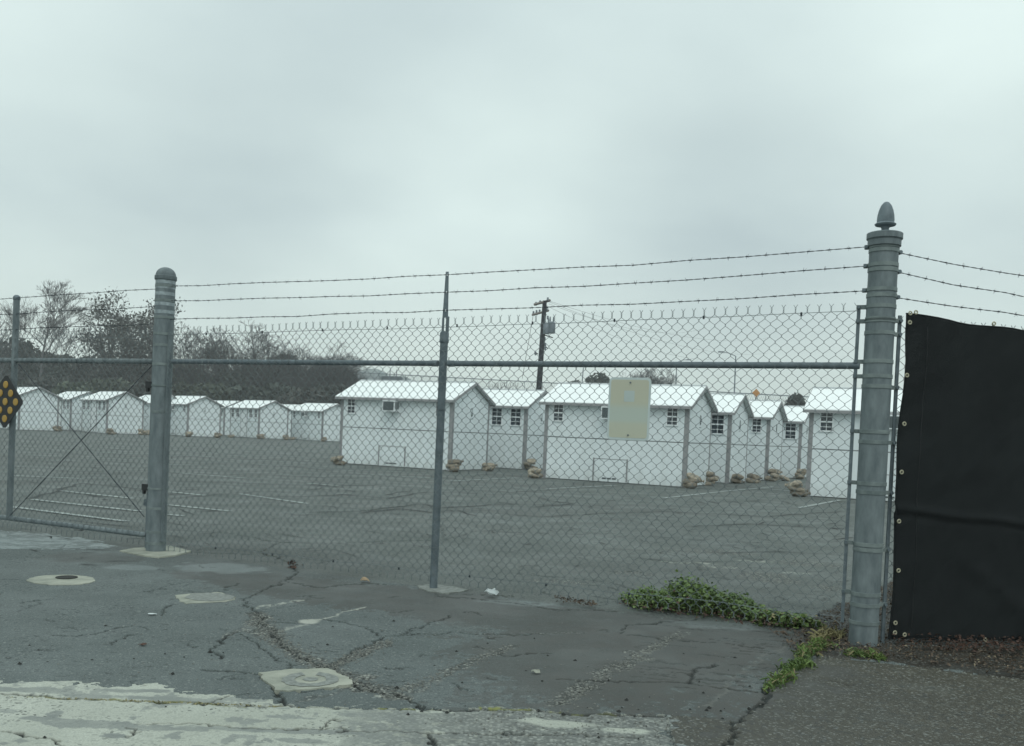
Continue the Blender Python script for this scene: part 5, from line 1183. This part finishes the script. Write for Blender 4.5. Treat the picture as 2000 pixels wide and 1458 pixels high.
leafy('weed_clump', 1497, 1350, 1548, 1324, 300, .055, 'weed', 6, 'lowest weed tuft on the crack with yellowed tips', thin=.22, size=.018, depthw=.06, m2='weed_dry', frac=.22)
leafy('weed_clump', 1655, 1283, 1725, 1290, 500, .05, 'weed', 7, 'mossy weeds at the foot of the thick corner post', thin=.22, size=.020, depthw=.06, m2='weed_dry', frac=.2)
leafy('weed_clump', 1590, 1262, 1640, 1248, 300, .09, 'weed_dry', 8, 'pale dry grass tuft left of the corner post base', thin=.22, size=.024, depthw=.06)
def litter(name, polypx, n, m, seed, label, size=.018, h=.02):
    R_ = np.random.RandomState(seed); Q_ = pts(polypx); lo, hi = Q_.min(0), Q_.max(0); p = lo + R_.rand(n * 4, 2) * (hi - lo); p = p[inpoly(Q_, p[:, 0], p[:, 1])][:n]
    C = np.c_[p, .018 + R_.rand(len(p)) * h]; K = len(C); u = R_.randn(K, 3); u[:, 2] *= .3; u /= np.linalg.norm(u, axis=1)[:, None]; w = np.cross(u, np.array([0, 0, 1.]) + R_.randn(K, 3) * .5); w /= np.linalg.norm(w, axis=1)[:, None]
    s = size * (.4 + R_.rand(K))[:, None]; Vv = np.stack([C - u * s, C - w * s * .5 + (0, 0, .004), C + u * s, C + w * s * .5 + (0, 0, .005)], 1).reshape(-1, 3)
    o = link(name, fast_mesh(name, Vv, np.arange(K * 4).reshape(K, 4), M[m])); tag(o, label, 'leaf litter', kind='stuff')
SO = [(1560, 1245), (1600, 1205), (1690, 1172), (1740, 1145), (1900, 1130), (2150, 1135), (2150, 1350), (2000, 1330), (1800, 1303), (1700, 1290), (1610, 1280)]
litter('leaf_litter', SO, 8500, 'litter', 1, 'brown dead leaves covering the soil around the corner post and under the screen', .012)
litter('leaf_litter', SO, 1700, 'litter_pale', 2, 'pale dry leaf scraps scattered over the soil by the corner post', .009, .03)
litter('leaf_litter', [(1740, 1245), (2150, 1262), (2150, 1300), (1900, 1285), (1745, 1268)], 1500, 'litter_red', 3, 'reddish dead leaves banked under the bottom edge of the black screen', .014, .07)
litter('leaf_litter', [(1210, 1180), (1480, 1213), (1560, 1240), (1500, 1235), (1200, 1190)], 260, 'litter_red', 4, 'red brown leaves caught at the fence foot below the green weeds', .016, .03)
litter('leaf_litter', [(1080, 1172), (1165, 1184), (1160, 1192), (1085, 1180)], 160, 'litter', 5, 'dark strip of leaves left of the green weeds at the fence foot', .014, .02)
litter('twig_debris', [(1500, 1235), (1660, 1235), (1660, 1275), (1560, 1290)], 300, 'litter', 6, 'dark twigs and leaf scraps where asphalt meets soil', .014, .01)
# crumpled paper, leaves
def scrap(px, py, r, h, m, seed, name, label, cat, n=10):
    c = G(px, py); R_ = np.random.RandomState(seed); mb = MB(); v = [(0, 0, h)]; 
    for i in range(n): a = 2 * pi * i / n; k = r * (.55 + .6 * R_.rand()); v.append((cos(a) * k, sin(a) * k * .7, h * R_.rand() * .8 + .004))
    for i in range(n): a = 2 * pi * (i + .5) / n; k = r * .5; v.append((cos(a) * k, sin(a) * k * .7, h * (.3 + .9 * R_.rand())))
    f = []
    for i in range(n): j = (i + 1) % n; f += [(1 + i, 1 + j, 1 + n + i), (1 + n + i, 1 + j, 1 + n + j), (0, 1 + n + i, 1 + n + j)]
    mb.add(v, f); o = mb.build(name, M[m], loc=(c[0], c[1], .004)); sm = o.modifiers.new('thick', 'SOLIDIFY'); sm.thickness = .002; tag(o, label, cat); return o
scrap(960, 1166, .068, .05, 'paper', 1, 'crumpled_paper', 'crumpled white paper scrap at the fence foot right of the middle post', 'litter')
scrap(712, 1138, .05, .035, 'tan_leaf', 2, 'dry_leaf', 'curled tan dry leaf at the fence foot left of the middle post', 'leaf', 7)
scrap(1340, 1192, .03, .03, 'tan_leaf', 3, 'dry_leaf', 'yellow dry leaf below the large green weeds', 'leaf', 6)
scrap(278, 1262, .022, .01, 'litter_red', 4, 'dry_leaf', 'small reddish dry leaf lying mid driveway', 'leaf', 6)
scrap(1046, 1317, .03, .02, 'pad', 5, 'pebble', 'pale pebble in the driveway right of the ravelled strip', 'pebble', 8)
scrap(296, 1202, .03, .006, 'paper', 6, 'flat_scrap', 'thin pale scrap lying flat in the driveway left', 'litter', 8)
scrap(1632, 1098 + 125, .03, .03, 'tan_leaf', 7, 'dry_leaf', 'yellow dry leaf beside the tension bar of the corner post', 'leaf', 7)
leafy('weed_clump', 566, 1110, 578, 1108, 46, .07, 'litter_red', 21, 'small red brown dry weed poking through the mesh left of centre', size=.012, depthw=.02)
leafy('moss_strip', 20, 1362, 560, 1381, 260, .004, 'weed_dry', 22, 'thin yellowish moss along the gutter joint', cat='moss', size=.004, depthw=.012)
# loose gravel scattered, real stones
R_ = np.random.RandomState(77); sm_ = []
def stones(polys, n, size, m, name, label, seed):
    R_ = np.random.RandomState(seed); Vs = []; Qs = []; k = 0
    ico = np.array([(1, 0, 0), (0, 1, 0), (-1, 0, 0), (0, -1, 0), (0, 0, .8), (0, 0, -.5)]); fc = np.array([(0, 1, 4), (1, 2, 4), (2, 3, 4), (3, 0, 4), (1, 0, 5), (2, 1, 5), (3, 2, 5), (0, 3, 5)])
    for (pl, w), cnt in zip(polys, n):
        Q_ = pts(pl); L_ = np.linalg.norm(np.diff(Q_, axis=0), axis=1); cum = np.r_[0, np.cumsum(L_)]
        for i in range(cnt):
            s = R_.rand() * cum[-1]; x = np.interp(s, cum, Q_[:, 0]) + R_.randn() * w; y = np.interp(s, cum, Q_[:, 1]) + R_.randn() * w; r = size * (.4 + R_.rand())
            Vs.append(ico * r * (.6 + .8 * R_.rand(6, 1)) + (x, y, r * .2)); Qs.append(fc + k); k += 6
    o = link(name, fast_mesh(name, np.concatenate(Vs), np.concatenate(Qs), M[m])); tag(o, label, 'gravel', kind='stuff')
stones([([(500, 1200), (525, 1235), (575, 1275), (640, 1312), (700, 1335), (770, 1360)], .045), ([(760, 1252), (700, 1280), (640, 1306)], .03), ([(1330, 1238), (1240, 1285), (1160, 1330), (1100, 1375)], .030), ([(1010, 1262), (930, 1290), (860, 1320), (780, 1352)], .028)], (1100, 450, 520, 260), .0044, 'stone', 'loose_gravel', 'loose gravel filling the broken cracks and scraped strips', 5)
stones([([(0, 1250), (1500, 1250)], .9), ([(900, 1405), (1400, 1430)], .20), ([(1500, 1400), (2000, 1420)], .35)], (350, 500, 500), .0042, 'stone', 'scattered_grit', 'pale grit scattered over the driveway and pavement', 6)
stones([([(0, 1300), (1500, 1300)], .6), ([(1000, 1410), (1900, 1400)], .25)], (60, 60), .009, 'soil_lump', 'dark_crumbs', 'dark crumbs scattered on the driveway', 7)
